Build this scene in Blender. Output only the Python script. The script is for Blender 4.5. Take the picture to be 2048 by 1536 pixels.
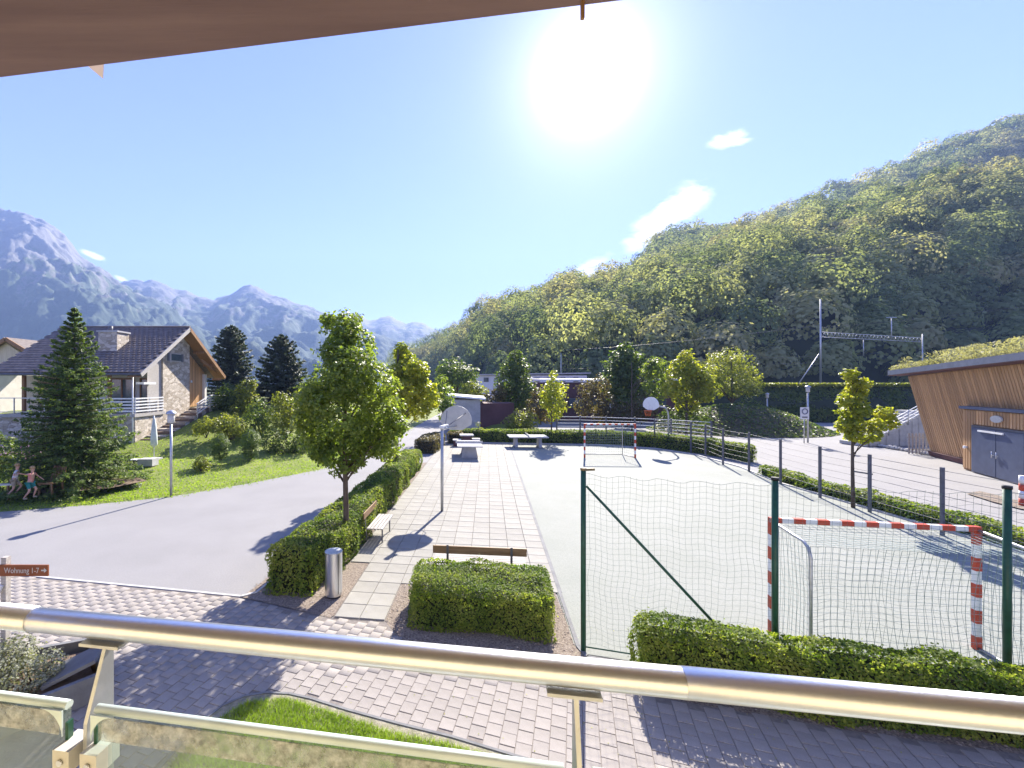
import bpy, math, random
import numpy as np
from mathutils import Vector, Matrix
rnd = random.Random(7)
rng = np.random.default_rng(7)
R = math.radians
for o in list(bpy.data.objects): bpy.data.objects.remove(o)
scene = bpy.context.scene
COL = scene.collection

# ------------------------------------------------------------------ camera, sky, sun, exposure
F, CX, CY, H = 850.0, 870.0, 768.0, 4.5
cam_d = bpy.data.cameras.new('camera'); cam = bpy.data.objects.new('camera', cam_d); COL.objects.link(cam)
cam.location = (0, 0, H); cam.rotation_euler = (R(90), 0, 0)
cam_d.sensor_width = 36; cam_d.lens = 36*F/2048; cam_d.shift_x = (1024-CX)/2048
cam_d.clip_start = .05; cam_d.clip_end = 30000
scene.camera = cam

SUN_AZ, SUN_EL = R(19.74), R(34.4)              # azimuth measured from +Y towards +X
SDIR = Vector((math.sin(SUN_AZ)*math.cos(SUN_EL), math.cos(SUN_AZ)*math.cos(SUN_EL), math.sin(SUN_EL)))
w = bpy.data.worlds.new('World'); scene.world = w; w.use_nodes = True
nt = w.node_tree; nt.nodes.clear()
def N(nt, t, **k):
    n = nt.nodes.new(t)
    for a, b in k.items():
        if a in n.inputs: n.inputs[a].default_value = b
        else: setattr(n, a, b)
    return n
def L(nt, a, b): nt.links.new(a, b)
def build_world():
    sky = N(nt, 'ShaderNodeTexSky', sky_type='NISHITA', sun_disc=False, sun_elevation=SUN_EL, sun_rotation=SUN_AZ,
            altitude=450, air_density=1.0, dust_density=.06, ozone_density=2.2)
    tc = N(nt, 'ShaderNodeTexCoord')
    nrm = N(nt, 'ShaderNodeVectorMath', operation='NORMALIZE'); L(nt, tc.outputs['Generated'], nrm.inputs[0])
    def M(op, a, b=None, c=None, clamp=False):
        n = N(nt, 'ShaderNodeMath', operation=op, use_clamp=clamp)
        for i, v in enumerate((a, b, c)):
            if v is None: continue
            if isinstance(v, (int, float)): n.inputs[i].default_value = v
            else: L(nt, v, n.inputs[i])
        return n.outputs[0]
    sep = N(nt, 'ShaderNodeSeparateXYZ'); L(nt, nrm.outputs[0], sep.inputs[0])
    # the sun itself with its aureole
    dot = N(nt, 'ShaderNodeVectorMath', operation='DOT_PRODUCT'); L(nt, nrm.outputs[0], dot.inputs[0]); dot.inputs[1].default_value = SDIR
    d = M('MAXIMUM', dot.outputs['Value'], 0)
    a1 = M('MULTIPLY', M('POWER', d, 1000.), 70.)
    a2 = M('MULTIPLY', M('POWER', d, 130.), 3.4)
    a3 = M('MULTIPLY', M('POWER', d, 18.), .6)
    aur = M('ADD', M('ADD', a1, a2), a3)
    # wispy clouds: tangent-plane coordinates of a few real directions
    wx = M('DIVIDE', sep.outputs[0], M('MAXIMUM', sep.outputs[1], .05))
    wz = M('DIVIDE', sep.outputs[2], M('MAXIMUM', sep.outputs[1], .05))
    comb = N(nt, 'ShaderNodeCombineXYZ'); L(nt, wx, comb.inputs[0]); L(nt, wz, comb.inputs[1])
    mp = N(nt, 'ShaderNodeMapping'); mp.inputs['Rotation'].default_value = (0, 0, R(-38)); mp.inputs['Scale'].default_value = (6, 16, 1)
    L(nt, comb.outputs[0], mp.inputs[0])
    no = N(nt, 'ShaderNodeTexNoise', Scale=1.6, Detail=7., Roughness=.62, Distortion=.5); L(nt, mp.outputs[0], no.inputs['Vector'])
    tot = None
    for px, py, lx, ly, ang, st in ((1345, 425, 150, 46, -36, 1.0), (1285, 475, 60, 32, -30, .9), (1165, 545, 88, 24, -31, 1.0), (1460, 278, 62, 26, -12, .8), (185, 510, 42, 10, 22, 1.0),
                                    (242, 558, 22, 7, 22, .8), (365, 448, 60, 10, -20, .22), (880, 208, 70, 10, -8, .15)):
        ux, uz = (px-CX)/F, (CY-py)/F
        dx = M('SUBTRACT', wx, ux); dz = M('SUBTRACT', wz, uz)
        c, s = math.cos(R(-ang)), math.sin(R(-ang))
        p = M('ADD', M('MULTIPLY', dx, c), M('MULTIPLY', dz, s)); q = M('SUBTRACT', M('MULTIPLY', dz, c), M('MULTIPLY', dx, s))
        r2 = M('ADD', M('POWER', M('DIVIDE', M('ABSOLUTE', p), lx/F), 2.), M('POWER', M('DIVIDE', M('ABSOLUTE', q), ly/F), 2.))
        m = M('MULTIPLY', M('SUBTRACT', 1., r2, clamp=True), st)
        tot = m if tot is None else M('MAXIMUM', tot, m)
    cl = M('MULTIPLY', tot, 1.8)
    cl = M('ADD', cl, M('MULTIPLY', M('SUBTRACT', no.outputs['Fac'], .66), 4.2))
    cl = M('MULTIPLY', M('MULTIPLY', M('MAXIMUM', cl, 0.), 1.1, clamp=True), M('GREATER_THAN', tot, .001))
    cl = M('MULTIPLY', cl, M('MULTIPLY', tot, 1.15, clamp=True))
    cl = M('MULTIPLY', cl, M('GREATER_THAN', sep.outputs[1], .05))
    scl = N(nt, 'ShaderNodeVectorMath', operation='SCALE'); scl.inputs[0].default_value = (1, .93, 1); L(nt, aur, scl.inputs['Scale'])
    hs = N(nt, 'ShaderNodeMix', data_type='RGBA', blend_type='MULTIPLY'); hs.inputs[0].default_value = 1.; L(nt, sky.outputs[0], hs.inputs[6]); hs.inputs[7].default_value = SKY_TINT
    add = N(nt, 'ShaderNodeVectorMath', operation='ADD'); L(nt, hs.outputs[2], add.inputs[0]); L(nt, scl.outputs[0], add.inputs[1])
    mx = N(nt, 'ShaderNodeMix', data_type='RGBA'); L(nt, cl, mx.inputs[0]); L(nt, add.outputs[0], mx.inputs[6]); mx.inputs[7].default_value = (8, 7.9, 8.2, 1)
    bg = N(nt, 'ShaderNodeBackground', Strength=SKY_STRENGTH); L(nt, mx.outputs[2], bg.inputs[0])
    out = N(nt, 'ShaderNodeOutputWorld'); L(nt, bg.outputs[0], out.inputs[0])
SKY_STRENGTH = .069
HAZE = 3.3e-4
SKY_TINT = (.61, .55, .96, 1)
build_world()
sun_d = bpy.data.lights.new('sun', 'SUN'); sun_d.energy = 5.0; sun_d.angle = R(.53); sun_d.color = (1, .93, .82)
sun = bpy.data.objects.new('sun', sun_d); COL.objects.link(sun); sun.location = (20, 60, 60)
sun.rotation_euler = (-SDIR).to_track_quat('-Z', 'Y').to_euler()
scene.view_settings.view_transform = 'Standard'; scene.view_settings.look = 'None'
scene.view_settings.gamma = 1; scene.view_settings.use_curve_mapping = False
scene.view_settings.exposure = 2.15
scene.cycles.use_denoising = True
scene.cycles.max_bounces = 7; scene.cycles.diffuse_bounces = 3; scene.cycles.glossy_bounces = 3; scene.cycles.transmission_bounces = 6
scene.cycles.transparent_max_bounces = 16; scene.cycles.volume_bounces = 0
scene.cycles.sample_clamp_indirect = 6

# ------------------------------------------------------------------ helpers
def G(x, y, z=0.):
    Y = F*(H-z)/(y-CY); return Vector(((x-CX)/F*Y, Y, z))
def P(x, y, Y): return Vector(((x-CX)/F*Y, Y, H-(y-CY)/F*Y))
ORG = {}
def link(o): COL.objects.link(o); return o
def tag(o, label=None, cat=None, group=None, kind=None):
    if label: o['label'] = label
    if cat: o['category'] = cat
    if group: o['group'] = group
    if kind: o['kind'] = kind
    return o
def thing(name, label, cat, loc=(0, 0, 0), group=None):
    o = bpy.data.objects.new(name, None); link(o); o.location = loc; o.empty_display_size = .2
    tag(o, label, cat, group); ORG[o.name] = Vector(loc); return o
def mesh_np(name, V, Fq, mats):
    V = np.asarray(V, dtype=np.float32).reshape(-1, 3); Fq = np.asarray(Fq, dtype=np.int32); k = Fq.shape[1]; m = len(Fq)
    me = bpy.data.meshes.new(name); me.vertices.add(len(V)); me.vertices.foreach_set('co', V.ravel())
    me.loops.add(m*k); me.loops.foreach_set('vertex_index', Fq.ravel())
    me.polygons.add(m); me.polygons.foreach_set('loop_start', np.arange(0, m*k, k, dtype=np.int32))
    me.polygons.foreach_set('loop_total', np.full(m, k, dtype=np.int32))
    me.update(calc_edges=True); me.validate()
    for x in (mats if isinstance(mats, (list, tuple)) else [mats]): me.materials.append(x)
    return me
class MB:
    def __init__(s): s.v = []; s.f = []; s.sm = []; s.smooth = False; s.mi = []; s.m = 0
    def add(s, vs, fs, smooth=False):
        b = len(s.v); s.v += [tuple(v) for v in vs]
        for f in fs: s.f.append([b+i for i in f]); s.sm.append(smooth); s.mi.append(s.m)
        return s
    def box(s, c, d, rz=0, ax=None):
        cx, cy, cz = c; hx, hy, hz = d[0]/2, d[1]/2, d[2]/2
        ca, sa = math.cos(rz), math.sin(rz)
        vs = []
        for k in (-1, 1):
            for a, b in ((-1, -1), (1, -1), (1, 1), (-1, 1)):
                x, y = a*hx, b*hy; vs.append((cx+x*ca-y*sa, cy+x*sa+y*ca, cz+k*hz))
        return s.add(vs, [(3, 2, 1, 0), (4, 5, 6, 7), (0, 1, 5, 4), (1, 2, 6, 5), (2, 3, 7, 6), (3, 0, 4, 7)])
    def bar(s, p, q, w, h, up=(0, 0, 1)):                       # rectangular bar from p to q
        p, q = Vector(p), Vector(q); d = (q-p).normalized(); up = Vector(up)
        if abs(d.dot(up)) > .98: up = Vector((0, 1, 0))
        a = d.cross(up).normalized(); b = a.cross(d).normalized()
        vs = [e+a*(i*w/2)+b*(j*h/2) for e in (p, q) for i, j in ((-1, -1), (1, -1), (1, 1), (-1, 1))]
        return s.add(vs, [(0, 1, 2, 3), (7, 6, 5, 4), (0, 4, 5, 1), (1, 5, 6, 2), (2, 6, 7, 3), (3, 7, 4, 0)])
    def tube(s, pts, r, n=8, cap=True, smooth=True):
        pts = [Vector(p) for p in pts]; m = len(pts); rs = r if isinstance(r, (list, tuple)) else [r]*m
        vs = []; ref = None
        for i, p in enumerate(pts):
            d = (pts[min(i+1, m-1)]-pts[max(i-1, 0)]).normalized()
            if ref is None: ref = Vector((0, 0, 1)) if abs(d.z) < .9 else Vector((1, 0, 0))
            a = d.cross(ref).normalized(); b = d.cross(a).normalized()
            if i == 0: a0 = a
            ref = a.cross(d).normalized()
            for k in range(n):
                t = 2*math.pi*k/n; vs.append(p+(a*math.cos(t)+b*math.sin(t))*rs[i])
        fs = []
        for i in range(m-1):
            for k in range(n):
                k2 = (k+1) % n; fs.append((i*n+k, (i+1)*n+k, (i+1)*n+k2, i*n+k2))
        s.add(vs, fs, smooth)
        if cap:
            b = len(s.v)-len(vs)
            s.f.append([b+k for k in range(n)]); s.sm.append(False); s.mi.append(s.m)
            s.f.append([b+(m-1)*n+k for k in reversed(range(n))]); s.sm.append(False); s.mi.append(s.m)
        return s
    def prism(s, poly, z0, z1):
        n = len(poly); area = sum(poly[i][0]*poly[(i+1) % n][1]-poly[(i+1) % n][0]*poly[i][1] for i in range(n))
        if area < 0: poly = poly[::-1]
        vs = [(p[0], p[1], z0) for p in poly]+[(p[0], p[1], z1) for p in poly]
        return s.add(vs, [tuple(reversed(range(n))), tuple(range(n, 2*n))]+[(i, (i+1) % n, n+(i+1) % n, n+i) for i in range(n)])
    def slab(s, vs, t, nrm):                                    # polygon extruded along a vector
        nrm = Vector(nrm)*t; n = len(vs); vs = [Vector(v) for v in vs]
        return s.add(vs+[v+nrm for v in vs], [tuple(reversed(range(n))), tuple(range(n, 2*n))]+[(i, (i+1) % n, n+(i+1) % n, n+i) for i in range(n)])
    def lathe(s, prof, c=(0, 0, 0), n=16, smooth=True):
        vs = []
        for r, z in prof:
            for k in range(n): t = 2*math.pi*k/n; vs.append((c[0]+r*math.cos(t), c[1]+r*math.sin(t), c[2]+z))
        fs = []
        for i in range(len(prof)-1):
            for k in range(n): k2 = (k+1) % n; fs.append((i*n+k, i*n+k2, (i+1)*n+k2, (i+1)*n+k))
        fs.append(tuple(reversed(range(n)))); fs.append(tuple(range((len(prof)-1)*n, len(prof)*n)))
        return s.add(vs, fs, smooth)
    def mesh(s, name, mats, org=Vector((0, 0, 0))):
        me = bpy.data.meshes.new(name); me.from_pydata([(v[0]-org[0], v[1]-org[1], v[2]-org[2]) for v in s.v], [], s.f)
        for x in (mats if isinstance(mats, (list, tuple)) else [mats]): me.materials.append(x)
        me.polygons.foreach_set('use_smooth', s.sm); me.polygons.foreach_set('material_index', s.mi); me.update()
        return me
def part(name, mb, mat, parent=None, label=None, kind=None):
    org = ORG[parent.name] if parent is not None else Vector((0, 0, 0))
    me = mb.mesh(name, mat, org) if isinstance(mb, MB) else mb
    o = bpy.data.objects.new(name, me); link(o)
    if parent is not None: o.parent = parent
    ORG[o.name] = org
    return tag(o, label, None, None, kind)
def part_np(name, V, Fq, mat, parent=None, kind=None, smooth=False, label=None):
    org = ORG[parent.name] if parent is not None else Vector((0, 0, 0))
    me = mesh_np(name, np.asarray(V)-np.array(org, dtype=np.float32), Fq, mat)
    if smooth: me.polygons.foreach_set('use_smooth', np.ones(len(me.polygons), dtype=bool))
    o = bpy.data.objects.new(name, me); link(o)
    if parent is not None: o.parent = parent
    ORG[o.name] = org
    return tag(o, label, None, None, kind)
def piece(name, me, parent, loc, rz=0., scale=None, rot=None):     # one of many alike pieces, sharing mesh data
    o = bpy.data.objects.new(name, me); link(o); o.parent = parent
    o.location = Vector(loc)-ORG[parent.name]; o.rotation_euler = rot or (0, 0, rz)
    if scale: o.scale = scale
    return o
def copy_tree(o, parent=None):
    c = o.copy(); link(c); c.parent = parent
    for ch in o.children: copy_tree(ch, c)
    return c
def inpoly(x, y, poly):
    c = False; n = len(poly); j = n-1
    for i in range(n):
        xi, yi = poly[i][0], poly[i][1]; xj, yj = poly[j][0], poly[j][1]
        if (yi > y) != (yj > y) and x < (xj-xi)*(y-yi)/(yj-yi)+xi: c = not c
        j = i
    return c
def sstep(a, b, x): t = np.clip((x-a)/(b-a), 0, 1); return t*t*(3-2*t)
_perm = np.random.default_rng(3).random((256, 256))
def vnoise(x, y):
    xi = np.floor(x).astype(int); yi = np.floor(y).astype(int); fx = x-xi; fy = y-yi
    fx = fx*fx*(3-2*fx); fy = fy*fy*(3-2*fy); g = lambda a, b: _perm[a & 255, b & 255]
    return (g(xi, yi)*(1-fx)+g(xi+1, yi)*fx)*(1-fy)+(g(xi, yi+1)*(1-fx)+g(xi+1, yi+1)*fx)*fy
def fbm(x, y, o=5, ridged=False):
    a = 1.; t = 0.; s = 0.
    for k in range(o):
        n = vnoise(x*2**k+17*k, y*2**k+5*k)
        if ridged: n = 1-abs(2*n-1)
        t = t+a*n; s += a; a *= .5
    return t/s

# ------------------------------------------------------------------ materials
def mat(name, col, rough=.8, col2=None, scale=4., detail=6., metal=0., bump=0., bscale=None, spec=.35, col3=None, stretch=None, coords='Object', contrast=(.35, .65), fine=None):
    m = bpy.data.materials.new(name); m.use_nodes = True; t = m.node_tree; b = t.nodes['Principled BSDF']
    b.inputs['Base Color'].default_value = (*col, 1); b.inputs['Roughness'].default_value = rough; b.inputs['Metallic'].default_value = metal
    b.inputs['Specular IOR Level'].default_value = spec
    tc = N(t, 'ShaderNodeTexCoord'); mp = N(t, 'ShaderNodeMapping'); L(t, tc.outputs[coords], mp.inputs[0])
    if stretch: mp.inputs['Scale'].default_value = stretch
    last = None
    if col2:
        n = N(t, 'ShaderNodeTexNoise', Scale=scale, Detail=detail, Roughness=.6); L(t, mp.outputs[0], n.inputs['Vector'])
        r = N(t, 'ShaderNodeValToRGB'); e = r.color_ramp.elements; e[0].position, e[1].position = contrast
        e[0].color = (*col, 1); e[1].color = (*col2, 1)
        if col3: x = e.new((contrast[0]+contrast[1])/2); x.color = (*col3, 1)
        L(t, n.outputs['Fac'], r.inputs[0]); last = r.outputs[0]
        if fine:
            n2 = N(t, 'ShaderNodeTexNoise', Scale=fine[0], Detail=3.); L(t, mp.outputs[0], n2.inputs['Vector'])
            mr = N(t, 'ShaderNodeMapRange'); mr.inputs[1].default_value = .3; mr.inputs[2].default_value = .7; mr.inputs[3].default_value = 1-fine[1]; mr.inputs[4].default_value = 1+fine[1]
            L(t, n2.outputs['Fac'], mr.inputs[0])
            vm = N(t, 'ShaderNodeVectorMath', operation='SCALE'); L(t, last, vm.inputs[0]); L(t, mr.outputs[0], vm.inputs['Scale']); last = vm.outputs[0]
        L(t, last, b.inputs['Base Color'])
    if bump:
        n3 = N(t, 'ShaderNodeTexNoise', Scale=bscale or scale*5, Detail=5.); L(t, mp.outputs[0], n3.inputs['Vector'])
        bp = N(t, 'ShaderNodeBump', Strength=bump, Distance=.02); L(t, n3.outputs['Fac'], bp.inputs['Height']); L(t, bp.outputs[0], b.inputs['Normal'])
    return m
def vary(m, amt=.12, src='object'):                                # each piece its own slight tone
    t = m.node_tree; b = t.nodes['Principled BSDF']
    i = N(t, 'ShaderNodeObjectInfo') if src == 'object' else N(t, 'ShaderNodeNewGeometry')
    mr = N(t, 'ShaderNodeMapRange'); mr.inputs[3].default_value = 1-amt; mr.inputs[4].default_value = 1+amt
    L(t, i.outputs['Random' if src == 'object' else 'Random Per Island'], mr.inputs[0])
    vm = N(t, 'ShaderNodeVectorMath', operation='SCALE'); L(t, mr.outputs[0], vm.inputs['Scale'])
    if b.inputs['Base Color'].is_linked: L(t, b.inputs['Base Color'].links[0].from_socket, vm.inputs[0])
    else: vm.inputs[0].default_value = b.inputs['Base Color'].default_value[:3]
    L(t, vm.outputs[0], b.inputs['Base Color']); return m
def leafmat(name, cols, transl=.35, rough=.45, scale=.6, spec=.4, tint=(1.25, 1.3, .5), tone=None):
    m = bpy.data.materials.new(name); m.use_nodes = True; t = m.node_tree; b = t.nodes['Principled BSDF']
    b.inputs['Roughness'].default_value = rough; b.inputs['Specular IOR Level'].default_value = spec
    g = N(t, 'ShaderNodeNewGeometry'); r = N(t, 'ShaderNodeValToRGB'); e = r.color_ramp.elements
    for i, c in enumerate(cols):
        p = i/(len(cols)-1)
        if i == 0: x = e[0]
        elif i == len(cols)-1: x = e[-1]
        else: x = e.new(p)
        x.position = p; x.color = (*c, 1)
    tc = N(t, 'ShaderNodeTexCoord'); n = N(t, 'ShaderNodeTexNoise', Scale=scale, Detail=3.); L(t, tc.outputs['Object'], n.inputs['Vector'])
    ma = N(t, 'ShaderNodeMath', operation='MULTIPLY_ADD'); ma.inputs[1].default_value = .6; L(t, g.outputs['Random Per Island'], ma.inputs[0])
    mb = N(t, 'ShaderNodeMath', operation='MULTIPLY_ADD'); mb.inputs[1].default_value = 1.6; mb.inputs[2].default_value = -.62; L(t, n.outputs['Fac'], mb.inputs[0])
    if tone:
        at = N(t, 'ShaderNodeAttribute', attribute_name='tone'); ma.inputs[1].default_value = .14; mb.inputs[1].default_value = .5; mb.inputs[2].default_value = -.2
        a3 = N(t, 'ShaderNodeMath', operation='ADD'); L(t, at.outputs['Fac'], a3.inputs[0]); L(t, mb.outputs[0], a3.inputs[1]); L(t, a3.outputs[0], ma.inputs[2])
    else: L(t, mb.outputs[0], ma.inputs[2])
    L(t, ma.outputs[0], r.inputs[0]); L(t, r.outputs[0], b.inputs['Base Color'])
    tr = N(t, 'ShaderNodeBsdfTranslucent'); mul = N(t, 'ShaderNodeVectorMath', operation='MULTIPLY'); L(t, r.outputs[0], mul.inputs[0]); mul.inputs[1].default_value = [x*1.5 for x in tint]
    L(t, mul.outputs[0], tr.inputs[0])
    mx = N(t, 'ShaderNodeMixShader'); mx.inputs[0].default_value = transl; L(t, b.outputs[0], mx.inputs[1]); L(t, tr.outputs[0], mx.inputs[2])
    L(t, mx.outputs[0], t.nodes['Material Output'].inputs[0]); return m
def glassmat(name, col, rough=.02, alpha=.82):
    m = bpy.data.materials.new(name); m.use_nodes = True; t = m.node_tree; t.nodes.remove(t.nodes['Principled BSDF'])
    tr = N(t, 'ShaderNodeBsdfTransparent'); tr.inputs[0].default_value = (*col, 1); gl = N(t, 'ShaderNodeBsdfGlossy'); gl.inputs['Roughness'].default_value = rough
    di = N(t, 'ShaderNodeBsdfDiffuse'); di.inputs[0].default_value = (.5, .55, .53, 1)
    lw = N(t, 'ShaderNodeLayerWeight', Blend=.5); fp = N(t, 'ShaderNodeMath', operation='POWER'); L(t, lw.outputs['Facing'], fp.inputs[0]); fp.inputs[1].default_value = 4.; fr = N(t, 'ShaderNodeMath', operation='MULTIPLY_ADD'); L(t, fp.outputs[0], fr.inputs[0]); fr.inputs[1].default_value = .7; fr.inputs[2].default_value = .03; m1 = N(t, 'ShaderNodeMixShader'); L(t, fr.outputs[0], m1.inputs[0]); L(t, tr.outputs[0], m1.inputs[1]); L(t, gl.outputs[0], m1.inputs[2])
    m2 = N(t, 'ShaderNodeMixShader'); m2.inputs[0].default_value = 1-alpha; L(t, m1.outputs[0], m2.inputs[1]); L(t, di.outputs[0], m2.inputs[2])
    L(t, m2.outputs[0], t.nodes['Material Output'].inputs[0]); return m

M = {}
M['asphalt'] = mat('asphalt', (.235, .228, .225), .9, (.262, .254, .25), .5, bump=.3, bscale=50, fine=(34, .12))
M['court'] = mat('court_surface', (.225, .238, .205), .85, (.25, .26, .23), .5, bump=.3, bscale=60, fine=(32, .10))
M['tile'] = vary(mat('paving_tile', (.258, .246, .215), .85, (.298, .285, .25), 2.2, bump=.15, bscale=60, fine=(70, .08)), .07)
M['tilestuff'] = vary(mat('paving_tile_far', (.258, .246, .215), .85, (.298, .285, .25), 2.2, bump=.15, bscale=60, fine=(70, .08)), .07, 'island')
M['paver'] = vary(mat('paver', (.262, .237, .212), .85, (.315, .285, .258), 3., bump=.25, bscale=80, fine=(90, .12)), .07)
M['paverstuff'] = vary(mat('paver_far', (.262, .237, .212), .85, (.315, .285, .258), 3., bump=.25, bscale=80, fine=(90, .12)), .07, 'island')
M['joint'] = mat('joint_sand', (.17, .15, .135), .95, (.24, .21, .185), 20., bump=.3)
M['gravel'] = mat('gravel', (.15, .115, .09), .95, (.30, .25, .20), 34., bump=.9, bscale=60, contrast=(.4, .6))
M['ground'] = mat('ground', (.06, .085, .035), .95, (.10, .12, .05), .05, bump=.3)
M['lawn'] = mat('lawn', (.12, .155, .028), .9, (.20, .225, .05), .9, bump=.8, bscale=25, fine=(14, .25))
M['soil'] = mat('soil', (.13, .09, .06), .95, (.2, .14, .10), 6., bump=.6)
M['kerb'] = mat('kerb', (.42, .41, .39), .8, (.5, .49, .47), 8., bump=.1)
M['blade'] = leafmat('grass_blade', [(.11, .18, .02), (.19, .27, .03), (.28, .35, .055)], .5, .5, .8)
M['hedge'] = leafmat('hedge_leaf', [(.05, .095, .014), (.11, .165, .025), (.20, .24, .045), (.32, .33, .09)], .45, .6, 1.3, .22)
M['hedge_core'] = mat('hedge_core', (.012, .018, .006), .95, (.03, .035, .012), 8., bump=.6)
M['maple'] = leafmat('maple_leaf', [(.06, .10, .02), (.12, .165, .032), (.19, .235, .048), (.28, .30, .07)], .5, .45, .5, .35)
M['maple_y'] = leafmat('maple_leaf_yellow', [(.13, .16, .02), (.22, .25, .03), (.31, .31, .042), (.40, .36, .06)], .5, .45, .8, .35)
M['shrub'] = leafmat('shrub_leaf', [(.045, .08, .018), (.09, .13, .028), (.17, .19, .045)], .42, .5, .5)
M['shrub_y'] = leafmat('shrub_leaf_yellow', [(.12, .14, .02), (.20, .22, .035), (.30, .29, .06)], .45, .5, .5)
M['shrub_r'] = leafmat('shrub_leaf_red', [(.06, .06, .025), (.11, .08, .035), (.15, .14, .045)], .4, .5, .5)
M['spruce'] = leafmat('spruce_needle', [(.045, .08, .028), (.095, .14, .036), (.19, .23, .06)], .4, .5, .9, .3)
M['pine'] = leafmat('pine_needle', [(.03, .048, .028), (.055, .075, .042), (.10, .11, .07)], .25, .55, .6, .3)
M['forest'] = leafmat('forest_leaf', [(.11, .15, .085), (.18, .22, .11), (.25, .28, .14), (.32, .335, .17), (.37, .35, .20)], .42, .8, .03, .03, tint=(1.15, 1.15, .65), tone=True)
M['lav'] = leafmat('lavender_leaf', [(.12, .13, .08), (.22, .23, .17), (.36, .36, .32)], .3, .6, 2.)
M['bark'] = mat('bark', (.07, .05, .035), .95, (.13, .10, .075), 10., bump=.8, stretch=(1, 1, .3))
M['birch'] = mat('birch_bark', (.3, .28, .25), .9, (.1, .09, .08), 7., bump=.4, stretch=(1, 1, 3))
M['steel'] = mat('brushed_steel', (.66, .67, .70), .33, (.72, .72, .73), 30., metal=1., bump=.03, stretch=(1, 1, .1))
M['zinc'] = mat('galvanised_steel', (.42, .43, .44), .42, (.52, .53, .54), 12., metal=.7, bump=.05)
M['post_grey'] = mat('grey_post_paint', (.10, .10, .11), .5, (.14, .14, .15), 9.)
M['green'] = mat('green_post_paint', (.014, .06, .035), .42, (.02, .085, .05), 9., bump=.05)
M['brass'] = mat('worn_post_cap', (.16, .12, .06), .6, (.22, .17, .09), 20.)
M['white'] = mat('white_paint', (.72, .72, .70), .4, (.80, .80, .78), 6.)
M['red'] = mat('red_paint', (.45, .055, .025), .45, (.55, .08, .035), 9.)
M['orange'] = mat('orange_paint', (.6, .13, .03), .5, (.7, .18, .05), 9.)
M['netcord'] = mat('dark_net_cord', (.07, .12, .10), .7, (.11, .16, .14), 30.)
M['goalcord'] = mat('goal_net_cord', (.16, .24, .22), .7, (.30, .38, .36), 30.)
M['wood'] = mat('larch_wood', (.23, .115, .045), .6, (.36, .20, .09), 3., bump=.25, bscale=20, stretch=(8, 8, .6), fine=(30, .12))
M['wood_o'] = vary(mat('larch_board', (.42, .22, .085), .6, (.58, .36, .18), 2., bump=.25, bscale=20, stretch=(6, 6, .5), fine=(24, .15)), .22)
M['wood_plank'] = mat('plank_wood', (.20, .115, .05), .6, (.30, .19, .10), 3., bump=.2, bscale=30, stretch=(.6, 8, 8))
M['soffit'] = vary(mat('soffit_board', (.40, .31, .28), .6, (.50, .40, .36), 1.5, bump=.2, bscale=20, stretch=(.5, 7, 7)), .1)
M['soffit2'] = mat('fascia_board', (.15, .095, .10), .6, (.20, .13, .13), 1.5, bump=.1, bscale=20, stretch=(.5, 7, 7))
M['facade'] = mat('facade_wood', (.60, .49, .29), .6, (.70, .59, .38), 2., bump=.2, stretch=(7, 7, .5))
M['greywood'] = mat('weathered_wood', (.33, .30, .27), .8, (.5, .47, .43), 5., bump=.2, stretch=(.6, 6, 6))
M['rtile'] = vary(mat('roof_tile', (.13, .105, .09), .75, (.19, .158, .138), 5., bump=.2), .2)
M['rtilestuff'] = vary(mat('roof_tile_rest', (.13, .105, .09), .75, (.19, .158, .138), 5., bump=.2), .2, 'island')
M['plaster'] = mat('plaster', (.62, .59, .53), .9, (.70, .67, .61), 2., bump=.2)
M['concrete'] = mat('concrete', (.40, .39, .37), .85, (.50, .49, .47), 3., bump=.2, fine=(40, .08))
M['concrete_d'] = mat('dark_concrete', (.14, .14, .145), .85, (.20, .2, .2), 3., bump=.3)
M['redwall'] = mat('dark_red_wall', (.10, .045, .045), .8, (.15, .07, .07), .6, bump=.2)
M['bluegrey'] = mat('blue_grey_metal', (.11, .125, .17), .5, (.15, .17, .22), 3., bump=.05)
M['door'] = mat('dark_blue_door', (.06, .075, .13), .45, (.08, .1, .165), 2.)
M['glass_far'] = mat('window_glass', (.08, .10, .11), .08, (.14, .17, .17), 1.2, spec=.8)
M['glass'] = glassmat('clear_glass', (.80, .87, .85), .02, .86)
M['glass_edge'] = mat('glass_edge', (.50, .60, .60), .25, (.62, .72, .72), 8., spec=.7)
M['acryl'] = mat('backboard_panel', (.48, .47, .44), .4, (.56, .55, .51), 4.)
M['black'] = mat('black_plastic', (.012, .012, .012), .5)
M['sign'] = mat('brown_sign', (.22, .065, .02), .5, (.26, .085, .03), 7.)
M['cream'] = mat('cream_plastic', (.50, .48, .43), .5, (.58, .56, .51), 12.)
M['skin'] = mat('skin', (.52, .30, .21), .6); M['hair'] = mat('blond_hair', (.30, .19, .08), .8, (.42, .28, .13), 30.)
M['shirt'] = mat('white_shirt', (.7, .68, .62), .9, (.62, .6, .55), 8.); M['pink'] = mat('pink_shirt', (.55, .2, .17), .9, (.62, .28, .22), 8.)
M['teal'] = mat('teal_shorts', (.02, .16, .15), .9, (.03, .22, .2), 8.); M['khaki'] = mat('khaki_shorts', (.3, .26, .18), .9, (.36, .3, .22), 8.)
M['cloth'] = mat('parasol_cloth', (.58, .62, .58), .9, (.68, .72, .68), 4., bump=.2)
M['flower'] = leafmat('flower', [(.35, .12, .3), (.5, .25, .45), (.6, .5, .55)], .3, .6, 3., tint=(1, 1, 1))
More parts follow.
